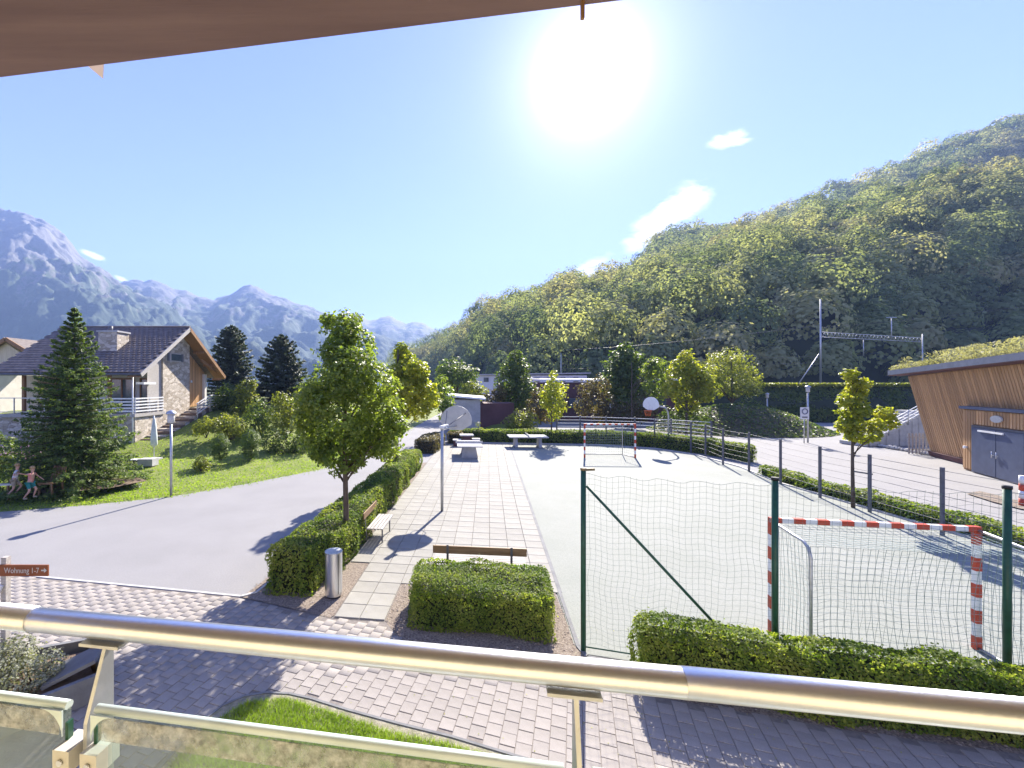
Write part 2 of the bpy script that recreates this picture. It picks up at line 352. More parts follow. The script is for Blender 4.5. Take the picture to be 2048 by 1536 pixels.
# stone masonry of the house: Voronoi stones, real bump
def stone_mat():
    m = bpy.data.materials.new('rubble_stone'); m.use_nodes = True; t = m.node_tree; b = t.nodes['Principled BSDF']; b.inputs['Roughness'].default_value = .9
    tc = N(t, 'ShaderNodeTexCoord'); mp = N(t, 'ShaderNodeMapping'); mp.inputs['Scale'].default_value = (3.2, 3.2, 6.); L(t, tc.outputs['Object'], mp.inputs[0])
    v = N(t, 'ShaderNodeTexVoronoi', Scale=1.); L(t, mp.outputs[0], v.inputs['Vector'])
    e = N(t, 'ShaderNodeTexVoronoi', feature='DISTANCE_TO_EDGE', Scale=1.); L(t, mp.outputs[0], e.inputs['Vector'])
    r = N(t, 'ShaderNodeValToRGB'); L(t, v.outputs['Color'], r.inputs[0]); r.color_ramp.elements[0].color = (.36, .30, .22, 1); r.color_ramp.elements[1].color = (.62, .55, .45, 1)
    r.color_ramp.elements[0].position = .2; r.color_ramp.elements[1].position = .8
    mr = N(t, 'ShaderNodeMapRange'); mr.inputs[1].default_value = 0; mr.inputs[2].default_value = .06; mr.inputs[3].default_value = .62; L(t, e.outputs['Distance'], mr.inputs[0])
    vm = N(t, 'ShaderNodeVectorMath', operation='SCALE'); L(t, r.outputs[0], vm.inputs[0]); L(t, mr.outputs[0], vm.inputs['Scale']); L(t, vm.outputs[0], b.inputs['Base Color'])
    bp = N(t, 'ShaderNodeBump', Strength=.8, Distance=.05); L(t, mr.outputs[0], bp.inputs['Height']); L(t, bp.outputs[0], b.inputs['Normal']); return m
M['stone'] = stone_mat()
def rock_mat():
    m = bpy.data.materials.new('mountain_rock'); m.use_nodes = True; t = m.node_tree; b = t.nodes['Principled BSDF']; b.inputs['Roughness'].default_value = .95
    tc = N(t, 'ShaderNodeTexCoord'); mp = N(t, 'ShaderNodeMapping'); L(t, tc.outputs['Object'], mp.inputs[0])
    n = N(t, 'ShaderNodeTexNoise', Scale=.02, Detail=11., Roughness=.7); L(t, mp.outputs[0], n.inputs['Vector'])
    g = N(t, 'ShaderNodeNewGeometry'); s = N(t, 'ShaderNodeSeparateXYZ'); L(t, g.outputs['Position'], s.inputs[0])
    a = N(t, 'ShaderNodeMapRange'); a.inputs[1].default_value = 60; a.inputs[2].default_value = 470; a.inputs[3].default_value = -.22; a.inputs[4].default_value = .22; L(t, s.outputs[2], a.inputs[0])
    ad = N(t, 'ShaderNodeMath', operation='ADD'); L(t, n.outputs['Fac'], ad.inputs[0]); L(t, a.outputs[0], ad.inputs[1])
    r = N(t, 'ShaderNodeValToRGB'); L(t, ad.outputs[0], r.inputs[0]); e = r.color_ramp.elements
    e[0].position = .42; e[0].color = (.035, .06, .03, 1); e[1].position = .62; e[1].color = (.17, .16, .15, 1); x = e.new(.5); x.color = (.07, .10, .045, 1); x = e.new(.55); x.color = (.14, .13, .11, 1)
    L(t, r.outputs[0], b.inputs['Base Color']); bp = N(t, 'ShaderNodeBump', Strength=1., Distance=9.); L(t, n.outputs['Fac'], bp.inputs['Height']); L(t, bp.outputs[0], b.inputs['Normal']); return m
M['rock'] = rock_mat()
M['hillside'] = mat('hillside', (.02, .028, .014), .95, (.04, .05, .025), .05)

# ------------------------------------------------------------------ leaves
def quads(C, Nn, size, asp=.6, jit=.35, r=rng):
    """kite shaped leaves at C with normals near Nn"""
    n = len(C); Nn = Nn+r.normal(0, jit, (n, 3)); Nn /= np.linalg.norm(Nn, axis=1, keepdims=True)+1e-9
    t = r.normal(0, 1, (n, 3)); t -= (t*Nn).sum(1, keepdims=True)*Nn; t /= np.linalg.norm(t, axis=1, keepdims=True)+1e-9
    b = np.cross(Nn, t); s = (size*r.uniform(.65, 1.3, (n, 1)))
    V = np.empty((n, 4, 3)); V[:, 0] = C-t*s*.5; V[:, 1] = C+b*s*asp*.5-t*s*.05; V[:, 2] = C+t*s*.5; V[:, 3] = C-b*s*asp*.5-t*s*.05
    return V.reshape(-1, 3), np.arange(n*4).reshape(-1, 4)
def blob_leaves(blobs, n, size, r=rng, inner=.62, flat=.9, jit=.5):
    """leaves spread through overlapping uneven ellipsoids; blobs = (centre, (rx,ry,rz))"""
    ar = np.array([b[1][0]*b[1][2] for b in blobs]); k = r.choice(len(blobs), n, p=ar/ar.sum())
    C = np.array([list(b[0]) for b in blobs])[k]; Rr = np.array([list(b[1]) for b in blobs])[k]
    d = r.normal(0, 1, (n, 3)); d /= np.linalg.norm(d, axis=1, keepdims=True)
    lump = .80+.34*np.sin(d[:, 0]*5+k*1.7)*np.sin(d[:, 1]*4+k)*np.sin(d[:, 2]*6+k*2.3)
    rad = (inner+(1.06-inner)*r.random(n)**.5)*lump
    pts = C+d*Rr*rad[:, None]
    nn = d*.7+np.array([0, 0, .6]); return quads(pts, nn, size, .7, jit, r)
def limbs(mb, base, top, r0, blobs, r=rnd):
    base, top = Vector(base), Vector(top); m = 6; pts = []
    for i in range(m+1):
        t = i/m; p = base.lerp(top, t)+Vector((r.uniform(-1, 1), r.uniform(-1, 1), 0))*r0*(.5 if 0 < i else 0); pts.append(p)
    mb.tube(pts, [r0*(1.15-.85*i/m) for i in range(m+1)], 8)
    for c, rr in blobs:
        c = Vector(c); z = max(base.z+(top.z-base.z)*.3, c.z-(abs(c.x-top.x)+abs(c.y-top.y))*.7-.2); z = min(z, top.z)
        s = base.lerp(top, (z-base.z)/(top.z-base.z)); mid = s.lerp(c, .5)+Vector((0, 0, .08))
        mb.tube([s, mid, c], [r0*.38, r0*.25, r0*.08], 5)
def tree(name, label, base, blobs, n, size, lm, r0=.08, cat='tree', group=None, top=None, bark='bark'):
    base = Vector(base); t = thing(name, label, cat, base, group)
    if top is None: top = Vector((base.x, base.y, max(b[0][2] for b in blobs)))
    mb = MB(); limbs(mb, base, top, r0, blobs); part('trunk', mb, M[bark], t)
    V, Fq = blob_leaves(blobs, n, size); part_np('crown', V, Fq, M[lm], t); return t
def pxblobs(lst, Y, depth=.8, extra=0):
    out = []
    for i, (x, y, r) in enumerate(lst):
        dy = rnd.uniform(-.5, .5)*depth; c = P(x, y, Y+dy); rr = r/F*Y*(1.2 if Y > 25 else 1.06); out.append((c, (rr, rr*1.05, rr)))
    for i in range(extra):
        c, rr = rnd.choice(out[:len(lst)]); out.append((Vector(c)+Vector((rnd.uniform(-.5, .5)*rr[0], rnd.choice((-1, 1))*rr[0]*.8, rnd.uniform(-.3, .3)*rr[0])), tuple(q*.8 for q in rr)))
    return out
def conifer(name, label, base, h, rad, nw, lm, size, skirt=.04, group=None, r0=.12, per=34, seed=1, shape=1.0):
    r = np.random.default_rng(seed); base = Vector(base); t = thing(name, label, 'tree', base, group)
    mb = MB(); mb.tube([base, base+Vector((0, 0, h*.5)), base+Vector((0, 0, h*.99))], [r0, r0*.6, .015], 8)
    Cs, Ns = [], []
    for i in range(nw):
        f = i/(nw-1); z = h*(skirt+(1-skirt)*f); rr = rad*((1-f)**shape*.96+.035)*r.uniform(.85, 1.1); nb = max(5, int(13*(1-f)+5))
        a0 = r.uniform(0, 6.28)
        for k in range(nb):
            a = a0+6.283*k/nb+r.normal(0, .12); ln = rr*r.uniform(.78, 1.14); droop = .30*(1-f)-.28*f
            q = np.linspace(.12, 1, 5); X = base.x+np.cos(a)*ln*q; Yv = base.y+np.sin(a)*ln*q; Z = base.z+z-droop*ln*q**1.3+.10*ln*q**4
            if k % 2 == 0: mb.tube([(X[0], Yv[0], Z[0]), (X[2], Yv[2], Z[2]), (X[4], Yv[4], Z[4])], [.022*(1-f)+.008, .014, .005], 3, cap=False)
            m = int(per*(.35+ln/rad)); s = r.random(m)**.7; side = r.normal(0, 1, m)*ln*.16*(1.15-s)+r.normal(0, .03, m)
            x = base.x+np.cos(a)*ln*s-np.sin(a)*side; y = base.y+np.sin(a)*ln*s+np.cos(a)*side
            zz = base.z+z-droop*ln*s**1.3+.10*ln*s**4-np.abs(side)*.25-r.random(m)*.07*rad**.5
            Cs.append(np.stack([x, y, zz], 1)); Ns.append(np.tile([math.cos(a)*.35, math.sin(a)*.35, .8], (m, 1)))
    part('trunk', mb, M['bark'], t); C = np.concatenate(Cs); V, Fq = quads(C, np.concatenate(Ns), size, .42, .45, r)
    part_np('crown', V, Fq, M[lm], t); return t
def hedge(name, label, poly, z0, z1, dens, size, lm='hedge', group=None, bump=.11, seed=2, leanr=.12, z1f=None):
    """clipped hedge: dark woody core and a skin of single leaves on every side; poly = footprint"""
    r = np.random.default_rng(seed); cx = sum(p[0] for p in poly)/len(poly); cy = sum(p[1] for p in poly)/len(poly)
    t = thing(name, label, 'hedge', (cx, cy, z0), group)
    area = sum(poly[i][0]*poly[(i+1) % len(poly)][1]-poly[(i+1) % len(poly)][0]*poly[i][1] for i in range(len(poly)))/2
    if area < 0: poly = poly[::-1]; area = -area
    q_ = []
    for i in range(len(poly)):
        p0, p1, p2 = [Vector(poly[(i+k) % len(poly)][:2]) for k in (-1, 0, 1)]; c0, c1 = min(.24, (p1-p0).length*.3), min(.24, (p2-p1).length*.3)
        if (p1-p0).normalized().dot((p2-p1).normalized()) > .85: q_.append(tuple(p1)); continue
        a_, b_ = p1+(p0-p1).normalized()*c0, p1+(p2-p1).normalized()*c1
        for f in (0, .35, .65, 1): q_.append(tuple(a_*(1-f)**2+p1*(2*f*(1-f))+b_*f*f))
    poly = q_; n = len(poly); ins = []
    for i in range(n):
        p0, p1, p2 = [Vector(poly[(i+k) % n][:2]) for k in (-1, 0, 1)]
        d1 = (p1-p0).normalized(); d2 = (p2-p1).normalized(); nn = (Vector((-d1.y, d1.x))+Vector((-d2.y, d2.x)))
        nn = nn/max(.5, nn.length)*1.0; ins.append(p1+nn*.14)
    mb = MB(); mb.prism([tuple(p) for p in ins], z0, z1-.17); part('twigs', mb, M['hedge_core'], t)
    Cs, Ns = [], []
    A = np.array([list(p[:2]) for p in poly])
    for i in range(n):
        a, b = A[i], A[(i+1) % n]; ln = np.hypot(*(b-a)); m = int(ln*(z1-z0)*dens); s = r.random(m); h = r.random(m)
        out = np.array([(b-a)[1], -(b-a)[0]])/max(ln, 1e-6)
        off = (vnoise(s*ln*2.3+i*9, h*2.1+3)-.5)*2*bump+r.normal(0, .022, m)-.16*np.maximum(0, (h-.72)/.28)**2-.035*(1-h)+.06*(fbm(s*ln*.8+i, h*.8+5, 2)-.5)
        c = a+(b-a)*s[:, None]+out*off[:, None]
        zz = z0+h*(z1-z0)-.02
        Cs.append(np.column_stack([c, zz])); Ns.append(np.tile([out[0], out[1], .35], (m, 1)))
    x0, y0 = A.min(0); x1, y1 = A.max(0); m = int((x1-x0)*(y1-y0)*dens*1.15)
    X = r.uniform(x0, x1, m); Y = r.uniform(y0, y1, m)
    keep = np.array([inpoly(a, b, A) for a, b in zip(X, Y)]) if m else np.zeros(0, bool)
    X, Y = X[keep], Y[keep]; Z = z1-.02+(vnoise(X*2.2, Y*2.2)-.5)*2*bump+r.normal(0, .02, len(X))+np.where(r.random(len(X)) < .012, r.random(len(X))*.1, 0)
    de = np.full(len(X), 9.)
    for i in range(n):
        a, b = A[i], A[(i+1) % n]; ab = b-a; tt = np.clip(((X-a[0])*ab[0]+(Y-a[1])*ab[1])/max(ab@ab, 1e-9), 0, 1); de = np.minimum(de, np.hypot(X-a[0]-tt*ab[0], Y-a[1]-tt*ab[1]))
    Z = Z-.15*np.maximum(0, 1-de/.24)**2
    Cs.append(np.column_stack([X, Y, Z])); Ns.append(np.tile([0, 0, 1.], (len(X), 1)))
    C = np.concatenate(Cs); V, Fq = quads(C, np.concatenate(Ns), size, .62, .5, r); part_np('leaves', V, Fq, M[lm], t, kind='stuff')
    return t
def shrub(name, label, blobs, n, size, lm='shrub', group=None, cat='shrub', stems=True, inner=.7):
    z = min(b[0][2]-b[1][2] for b in blobs); cx = sum(b[0][0] for b in blobs)/len(blobs); cy = sum(b[0][1] for b in blobs)/len(blobs)
    t = thing(name, label, cat, (cx, cy, z), group); mb = MB()
    for c, rr in blobs:
        for k in range(3): mb.tube([(cx+rnd.uniform(-.1, .1), cy+rnd.uniform(-.1, .1), z), (c[0]+rnd.uniform(-.4, .4)*rr[0], c[1]+rnd.uniform(-.4, .4)*rr[1], c[2]+rr[2]*.5)], [.02, .008], 4)
    part('stem', mb, M['bark'], t); V, Fq = blob_leaves(blobs, n, size, inner=inner, jit=.5 if inner < .8 else .25); part_np('foliage', V, Fq, M[lm], t); return t

# ------------------------------------------------------------------ site frame (tile rows u, tile columns v)
US, VS = Vector((.992, -.124)), Vector((.124, .992))
def UV(u, v): return US*u+VS*v
def rotz(d): return math.atan2(d.y, d.x)
def sheet(name, poly, z, m, thick=.0, kind='structure', parent=None):
    mb = MB(); n = len(poly)
    area = sum(poly[i][0]*poly[(i+1) % n][1]-poly[(i+1) % n][0]*poly[i][1] for i in range(n))
    if area < 0: poly = poly[::-1]
    mb.add([(p[0], p[1], z) for p in poly], [tuple(range(n))])
    o = part(name, mb, m, parent); tag(o, kind=kind); return o

# ================================================================== GROUND
def interp(x, xs, ys): return float(np.interp(x, xs, ys))
sheet('ground', [(-2690, -300), (1990, -300), (1990, 2980), (-2690, 2980)], -.08, M['ground'])
# asphalt of the left road, running on behind the hedges to the plaza on the right
LB = [(-46, 9), (-30, 12.6), (-15.4, 15.06), (-13, 15.9), (-10.6, 17.1), (-8.45, 19.4), (-6.1, 22.5), (-4.6, 28), (-3.1, 37.5), (-1.2, 52), (2, 75)]
sheet('road', [(-46, 3), (48, 3), (64, 49.6), (30, 50.5), (4, 56), (4, 75), (2, 75)]+LB[::-1][1:], -.03, M['asphalt'])
def hlawn(X, Y, d):
    return -.05+.05*sstep(0, .3, d)+.30*sstep(.3, 7, d)+np.clip((Y-24.5)/9, 0, 1)*2.1*sstep(-9.3, -14.5, X)+.05*(vnoise(X*.5, Y*.5)-.5)*sstep(.5, 3, d)
def LZ(X, Y):                                                       # lawn height at a point
    return float(hlawn(np.array(X*1.), np.array(Y*1.), np.array(8.)))
bl = [Vector(p) for p in LB]; seg = []
for a, b in zip(bl, bl[1:]):
    for k in range(12): seg.append(a.lerp(b, k/12))
seg.append(bl[-1]); ds = np.concatenate([[0, .08, .3], np.linspace(.8, 40, 64), [60]])
V = []
for p in seg:
    X = p.x-.8*ds; Y = p.y+.6*ds; V.append(np.column_stack([X, Y, hlawn(X, Y, ds)]))
nr, nc = len(seg), len(ds); V = np.concatenate(V)
idx = np.arange(nr*nc).reshape(nr, nc); Fq = np.stack([idx[:-1, :-1], idx[1:, :-1], idx[1:, 1:], idx[:-1, 1:]], -1).reshape(-1, 4)
o = part_np('lawn', V, Fq[:, ::-1], M['lawn'], smooth=True); tag(o, kind='structure')
# grass blades along the lawn, denser where it shows large
n = 60000; t_ = rng.random(n); q = rng.random(n)**1.3*22; ii = (t_*(len(seg)-30)).astype(int)+10
px_ = np.array([p.x for p in seg])[ii]+rng.normal(0, .3, n)-.8*q; py_ = np.array([p.y for p in seg])[ii]+.6*q
zz_ = hlawn(px_, py_, q)+.015
V, Fq = quads(np.column_stack([px_, py_, zz_]), np.tile([0, -.8, .35], (n, 1)), .085, .35, .4)
o = part_np('lawn_grass', V, Fq, M['blade'], kind='stuff'); tag(o, 'short bright green grass of the lawn in front of the stone house', 'grass')

# court
XL = lambda Y: 1.53+.127*Y
P1, P2, P3 = Vector((2.51, 7.19, 0)), Vector((5.16, 6.45, 0)), Vector((7.97, 5.92, 0))
court = [(XL(6.9), 6.9), (2.51, 7.1), (5.16, 6.35), (7.97, 5.75), (11, 5.2), (15.4, 4.6), (15.6, 16), (15.6, 19.3), (16.5, 23), (16.5, 27), (15.3, 29.6), (12, 31.4), (XL(32), 32.2)]
court = [(XL(6.9)-.0, 7.35)]+court[1:]
sheet('sports_court', court, -.010, M['court'])
mb = MB()                                                          # kerb round the court
kp = [(XL(32), 32.2), (XL(20), 20), (XL(7.3), 7.3), (2.51, 7.02), (5.16, 6.27), (7.97, 5.67), (11, 5.1)]
for a, b in zip(kp, kp[1:]): mb.bar((a[0], a[1], -.05), (b[0], b[1], -.05), .07, .11)
part('court_kerb', mb, M['concrete_d'], kind='structure')
mb = MB()
kp = [(15.66, 4.6), (15.66, 19.3), (16.55, 23), (16.55, 27), (15.35, 29.7), (12.05, 31.5), (XL(32), 32.3), (-.2, 33)]
for a, b in zip(kp, kp[1:]): mb.bar((a[0], a[1], -.03), (b[0], b[1], -.03), .12, .14)
part('court_border', mb, M['kerb'], kind='structure')

# patio of half-metre tiles: 300 largest in view are pieces of their own
pb = sheet('patio', [tuple(UV(-3.52, 10.4))[:2], tuple(UV(-2.98, 10.4))[:2], tuple(UV(-2.98, 7.9))[:2], tuple(UV(-1.94, 7.9))[:2], tuple(UV(-1.94, 9.45))[:2], tuple(UV(1.5, 9.45))[:2], tuple(UV(1.5, 32))[:2], tuple(UV(-3.5, 32))[:2]], -.022, M['joint'])
tb = MB(); tb.add([(-.245, -.245, -.05), (.245, -.245, -.05), (.245, .245, -.05), (-.245, .245, -.05), (-.245, -.245, -.006), (.245, -.245, -.006), (.245, .245, -.006), (-.245, .245, -.006), (-.238, -.238, 0), (.238, -.238, 0), (.238, .238, 0), (-.238, .238, 0)],
    [(0, 1, 5, 4), (1, 2, 6, 5), (2, 3, 7, 6), (3, 0, 4, 7), (4, 5, 9, 8), (5, 6, 10, 9), (6, 7, 11, 10), (7, 4, 8, 11), (8, 9, 10, 11)])
tme = tb.mesh('tile', M['tile']); sp = []
for i in range(10):
    u = 1.29-.5*i
    for j in range(49):
        v = 7.93+.25+.5*j
        if v < 9.4 and i not in (7, 8): continue
        if i == 9 and v < 10.4: continue
        sp.append((v, u))
sp.sort(); big = sp[:300]; rest = sp[300:]
for v, u in big:
    p = UV(u, v); piece('tile', tme, pb, (p.x, p.y, rnd.uniform(-.002, .003)), rotz(US)+rnd.uniform(-.004, .004))
mb = MB()
for v, u in rest: p = UV(u, v); mb.box((p.x, p.y, -.025), (.488, .488, .05+rnd.uniform(-.002, .003)), rotz(US))
part('tile_field', mb, M['tilestuff'], pb, kind='stuff')
# strip between tiles and court, kerb
mb = MB(); mb.bar((XL(9.2)+.02, 9.2, -.04), (XL(32)+.02, 32, -.04), .06, .084); part('patio_kerb', mb, M['concrete_d'], kind='structure')

# block paving in the foreground
A18, B18 = Vector((math.cos(R(18.2)), -math.sin(R(18.2)))), Vector((math.sin(R(18.2)), math.cos(R(18.2))))
island = [(-3.3, 3.4), (-3.22, 4.98), (-3.12, 5.62), (-2.98, 5.93), (-2.75, 6.12), (-2.45, 6.19), (-2.12, 6.17), (-1.79, 6.08), (-1.2, 5.86), (-.47, 5.62), (.2, 5.42), (.8, 5.2), (1.62, 4.9), (2.6, 4.5), (3.4, 3.4)]
planter = [(-9.5, 5.3), (-5.62, 7.0), (-4.72, 6.15), (-7.5, 3.2), (-10, 3.2)]
pavpoly = [(-15, 10.95), (-10.3, 10.07), (-4.15, 8.97), (-3.55, 8.75), (-1.95, 8.16), (-.93, 8.05), (-.75, 7.75), (-.55, 7.45), (2.25, 6.98), (2.78, 6.9), (2.9, 6.2), (5.3, 5.55), (8, 5.0), (12, 4.0), (12, 2.2), (-15, 2.2)]
pv = sheet('pavement', pavpoly, -.010, M['joint'])
PW, PL = .2, .2
cand = []
for i in range(-90, 80):
    for j in range(0, 80):
        p = A18*(i*PW)+B18*((j+(.5 if i % 2 else 0))*PL)
        if p.y < 4.75 or not inpoly(p.x, p.y, pavpoly): continue
        if not inpoly(p.x+(.06 if p.x < 0 else -.06), p.y+.07, pavpoly): continue
        if abs(p.x) > 13: continue
        if inpoly(p.x, p.y, island) or inpoly(p.x, p.y, planter): continue
        px = CX+F*p.x/p.y; py = CY+F*H/p.y
        vis = -30 < px < 2080 and py < 1545 and not (abs(py-(1236+.101*px)) < 26)
        cand.append((0 if vis else 1, p.y+.02*abs(p.x), p.x, p.y))
cand.sort()
g = .004
hx, hy = PW/2-g, PL/2-g
tb = MB(); tb.add([(-hx, -hy, -.05), (hx, -hy, -.05), (hx, hy, -.05), (-hx, hy, -.05), (-hx, -hy, -.003), (hx, -hy, -.003), (hx, hy, -.003), (-hx, hy, -.003), (-hx+.003, -hy+.003, 0), (hx-.003, -hy+.003, 0), (hx-.003, hy-.003, 0), (-hx+.003, hy-.003, 0)],
    [(0, 1, 5, 4), (1, 2, 6, 5), (2, 3, 7, 6), (3, 0, 4, 7), (4, 5, 9, 8), (5, 6, 10, 9), (6, 7, 11, 10), (7, 4, 8, 11), (8, 9, 10, 11)])
pme = tb.mesh('paver', M['paver']); ra = math.atan2(A18.y, A18.x)
for c in cand[:300]: piece('paver', pme, pv, (c[2], c[3], rnd.uniform(-.003, .003)), 0, rot=(rnd.gauss(0, .002), rnd.gauss(0, .002), ra))
Vb = np.array(tb.v); Fb = np.array(tb.f); ca, sa = math.cos(ra), math.sin(ra); Rm = np.array([[ca, -sa, 0], [sa, ca, 0], [0, 0, 1]])
Vb = Vb@Rm.T; Vs = np.concatenate([Vb+np.array([c[2], c[3], rnd.uniform(-.003, .003)]) for c in cand[300:]]); k = len(cand)-300
part_np('paver_field', Vs, (Fb[None]+np.arange(k)[:, None, None]*12).reshape(-1, 4), M['paverstuff'], pv, kind='stuff')
# kerb between road and block paving
mb = MB(); kp = [(-15, 11.0), (-10.3, 10.12), (-4.12, 9.02), (-3.86, 9.2), (-2.9, 14.4), (-2.15, 20.2), (-1.6, 23.6)]
for a, b in zip(kp, kp[1:]): mb.bar((a[0], a[1], -.03), (b[0], b[1], -.03), .06, .075)
part('road_kerb', mb, M['kerb'], kind='structure')
# planting beds under the hedges
bed = lambda nm, poly, z: sheet(nm, poly, z, M['gravel'])
bed('gravel_bed', [(-4.1, 9.0), (-3.5, 8.78), (-2.02, 8.2)]+[tuple(UV(-2.98, v))[:2] for v in (8.0, 10.4)]+[tuple(UV(-3.5, v))[:2] for v in (10.4, 24.2)]+[(-1.7, 24), (-2.2, 20.2), (-2.92, 14.4)], -.012)
bed('gravel_bed', [tuple(UV(-1.94, 7.95))[:2], tuple(UV(-1.94, 9.43))[:2], tuple(UV(1.44, 9.43))[:2], (XL(7.3)-.03, 7.35), (2.5, 7.02), (2.25, 7.0), (-.55, 7.47), (-.9, 8.0)], -.012)
bed('gravel_bed', [(2.5, 7.0), (2.92, 6.2), (5.3, 5.5), (8, 4.95), (12, 3.9), (12, 4.9), (8, 5.66), (5.16, 6.24)], -.012)
bed('gravel_bed', [(15.72, 4.6), (15.72, 19.3), (16.5, 21.3), (17.4, 21.2), (16.8, 19), (16.7, 4.6)], -.012)
# pebbles on the beds
n = 5200; X = rng.uniform(-4.2, 8, n); Y = rng.uniform(5.2, 10.2, n); beds = [[(-4.1, 9.0), (-3.5, 8.78), (-2.0, 8.2), (-1.93, 8.2), (-2.2, 10.4), (-4, 10)], [(-1.94+.95, 8.12), (-.75, 9.6), (2.7, 9.1), (2.5, 7.02), (-.55, 7.47)], [(2.5, 7.0), (2.92, 6.2), (8, 4.95), (8, 5.6), (5.16, 6.24)]]
kp = np.array([any(inpoly(a, b, q) for q in beds) for a, b in zip(X, Y)]); X, Y = X[kp], Y[kp]
oct_ = np.array([(1, 0, 0), (0, 1, 0), (-1, 0, 0), (0, -1, 0), (0, 0, .7), (0, 0, -.4)]); of = np.array([(0, 1, 4), (1, 2, 4), (2, 3, 4), (3, 0, 4)])
sz = rng.uniform(.008, .024, len(X)); Vs = oct_[None]*sz[:, None, None]*rng.uniform(.7, 1.3, (len(X), 1, 3))+np.stack([X, Y, np.full(len(X), -.006)], 1)[:, None]
o = part_np('pebbles', Vs.reshape(-1, 3), (of[None]+np.arange(len(X))[:, None, None]*6).reshape(-1, 3), vary(mat('pebble', (.22, .17, .14), .9, (.40, .34, .29), 9.), .35, 'island'), kind='stuff'); tag(o, 'loose reddish brown pebbles on the beds under the hedges', 'gravel')
# grass island at the foot of the balcony
sheet('grass_island', island, .004, mat('sandy_soil', (.20, .19, .12), .95, (.30, .27, .20), 9., bump=.6, contrast=(.4, .6), fine=(60, .2)))
mb = MB()
isl = [Vector(p) for p in island]
for a, b in zip(isl, isl[1:]): mb.bar((a.x, a.y, -.015), (b.x, b.y, -.015), .035, .06)
part('island_edging', mb, M['concrete_d'], kind='structure')
n = 110000; X = rng.uniform(-3.3, 3.2, n); Y = rng.uniform(4.3, 6.2, n)
inner = [(-3.16, 3.4), (-3.12, 5.0), (-3.02, 5.55), (-2.66, 6.0), (-2.15, 6.07), (-1.85, 5.98), (-1.2, 5.74), (-.47, 5.46), (.2, 5.3), (.7, 5.12), (1.5, 4.8), (3, 4)]
kp = np.array([inpoly(a, b, inner) for a, b in zip(X, Y)])&(rng.random(n) < .25+vnoise(X*3, Y*3)+.35*(X < .4)-.3*(X > .6)); X, Y = X[kp], Y[kp]; n = len(X)
h = rng.uniform(.03, .085, n); an = rng.uniform(0, 6.28, n); lx, ly = rng.normal(0, .03, n), rng.normal(0, .03, n); ww = .0035
V = np.empty((n, 3, 3)); V[:, 0] = np.stack([X-np.cos(an)*ww, Y-np.sin(an)*ww, np.full(n, .004)], 1); V[:, 1] = np.stack([X+np.cos(an)*ww, Y+np.sin(an)*ww, np.full(n, .004)], 1); V[:, 2] = np.stack([X+lx, Y+ly, h], 1)
o = part_np('island_grass', V.reshape(-1, 3), np.arange(n*3).reshape(-1, 3), M['blade'], kind='stuff'); tag(o, 'fresh green grass tuft growing on the kerbed island below the balcony', 'grass')
# tiny weeds and fallen leaves on the paving
n = 260; X = rng.uniform(-4, 6, n); Y = rng.uniform(5.1, 9, n)
V, Fq = quads(np.column_stack([X, Y, np.full(n, .006)]), np.tile([0, 0, 1.], (n, 1)), .022, .6, .2)
o = part_np('fallen_leaves', V, Fq, M['maple_y'], kind='stuff'); tag(o, 'dry fallen leaves scattered over the block paving', 'leaves')

# ------------------------------------------------------------------ embankment, mound, forest hill, mountains
mb = MB(); pr = [(50.2, -.05), (50.6, 2.2), (52.5, 4.2), (54, 4.35), (80, 4.4)]
vs = []
for X in np.linspace(30, 130, 51):
    for k, (Y, z) in enumerate(pr): vs.append((X, Y-(X-40)*.06+(rnd.uniform(-.3, .3) if 0 < k < 3 else 0), z))
fs = [(i*5+j, (i+1)*5+j, (i+1)*5+j+1, i*5+j+1) for i in range(50) for j in range(4)]
mb.add(vs, fs, True); part('railway_embankment', mb, M['hillside'], kind='structure')
n = 16000; X = rng.uniform(33, 80, n); s = rng.random(n); Y = 50.1+2.6*s**1.6-(X-40)*.06; Z = 4.3*s**.8+rng.normal(0, .06, n)
V, Fq = quads(np.column_stack([X, Y, Z]), np.tile([0, -.8, .5], (n, 1)), .42, .6, .6); o = part_np('bank_undergrowth', V, Fq, M['shrub'], kind='stuff'); tag(o, 'dark undergrowth covering the railway embankment beyond the plaza', 'undergrowth')
n = 7000; X = rng.uniform(34, 70, n); Y = 52.3+rng.uniform(-.5, .5, n)-(X-40)*.06; Z = 4.2+rng.random(n)*.42
V, Fq = quads(np.column_stack([X, Y, Z]), np.tile([0, 0, 1.], (n, 1)), .3, .6, .5); o = part_np('bank_hedge', V, Fq, M['shrub_y'], kind='stuff'); tag(o, 'long low sunlit hedge along the top of the embankment', 'undergrowth')
def mound(name, cx, cy, rx, ry, h, m, ang=0):
    th = np.linspace(0, 2*np.pi, 41)[:-1]; rr = np.linspace(0, 1, 12); vs = []; 
    for q in rr:
        for a in th:
            x, y = rx*q*math.cos(a), ry*q*math.sin(a); vs.append((cx+x, cy+y, -.05+h*(1-q*q)**1.4+(rnd.uniform(-.04, .04) if q < .9 else 0)))
    fs = [(i*40+j, (i+1)*40+j, (i+1)*40+(j+1) % 40, i*40+(j+1) % 40) for i in range(11) for j in range(40)]
    mb = MB(); mb.add(vs, fs, True); return part(name, mb, m, kind='structure')
mound('planted_mound', 29.5, 41.5, 8.5, 6, 2.55, mat('mound_cover', (.07, .06, .035), .95, (.12, .11, .05), 1.5, bump=.8))  # dark brown base colour holds the backlit shade of a grassy mound
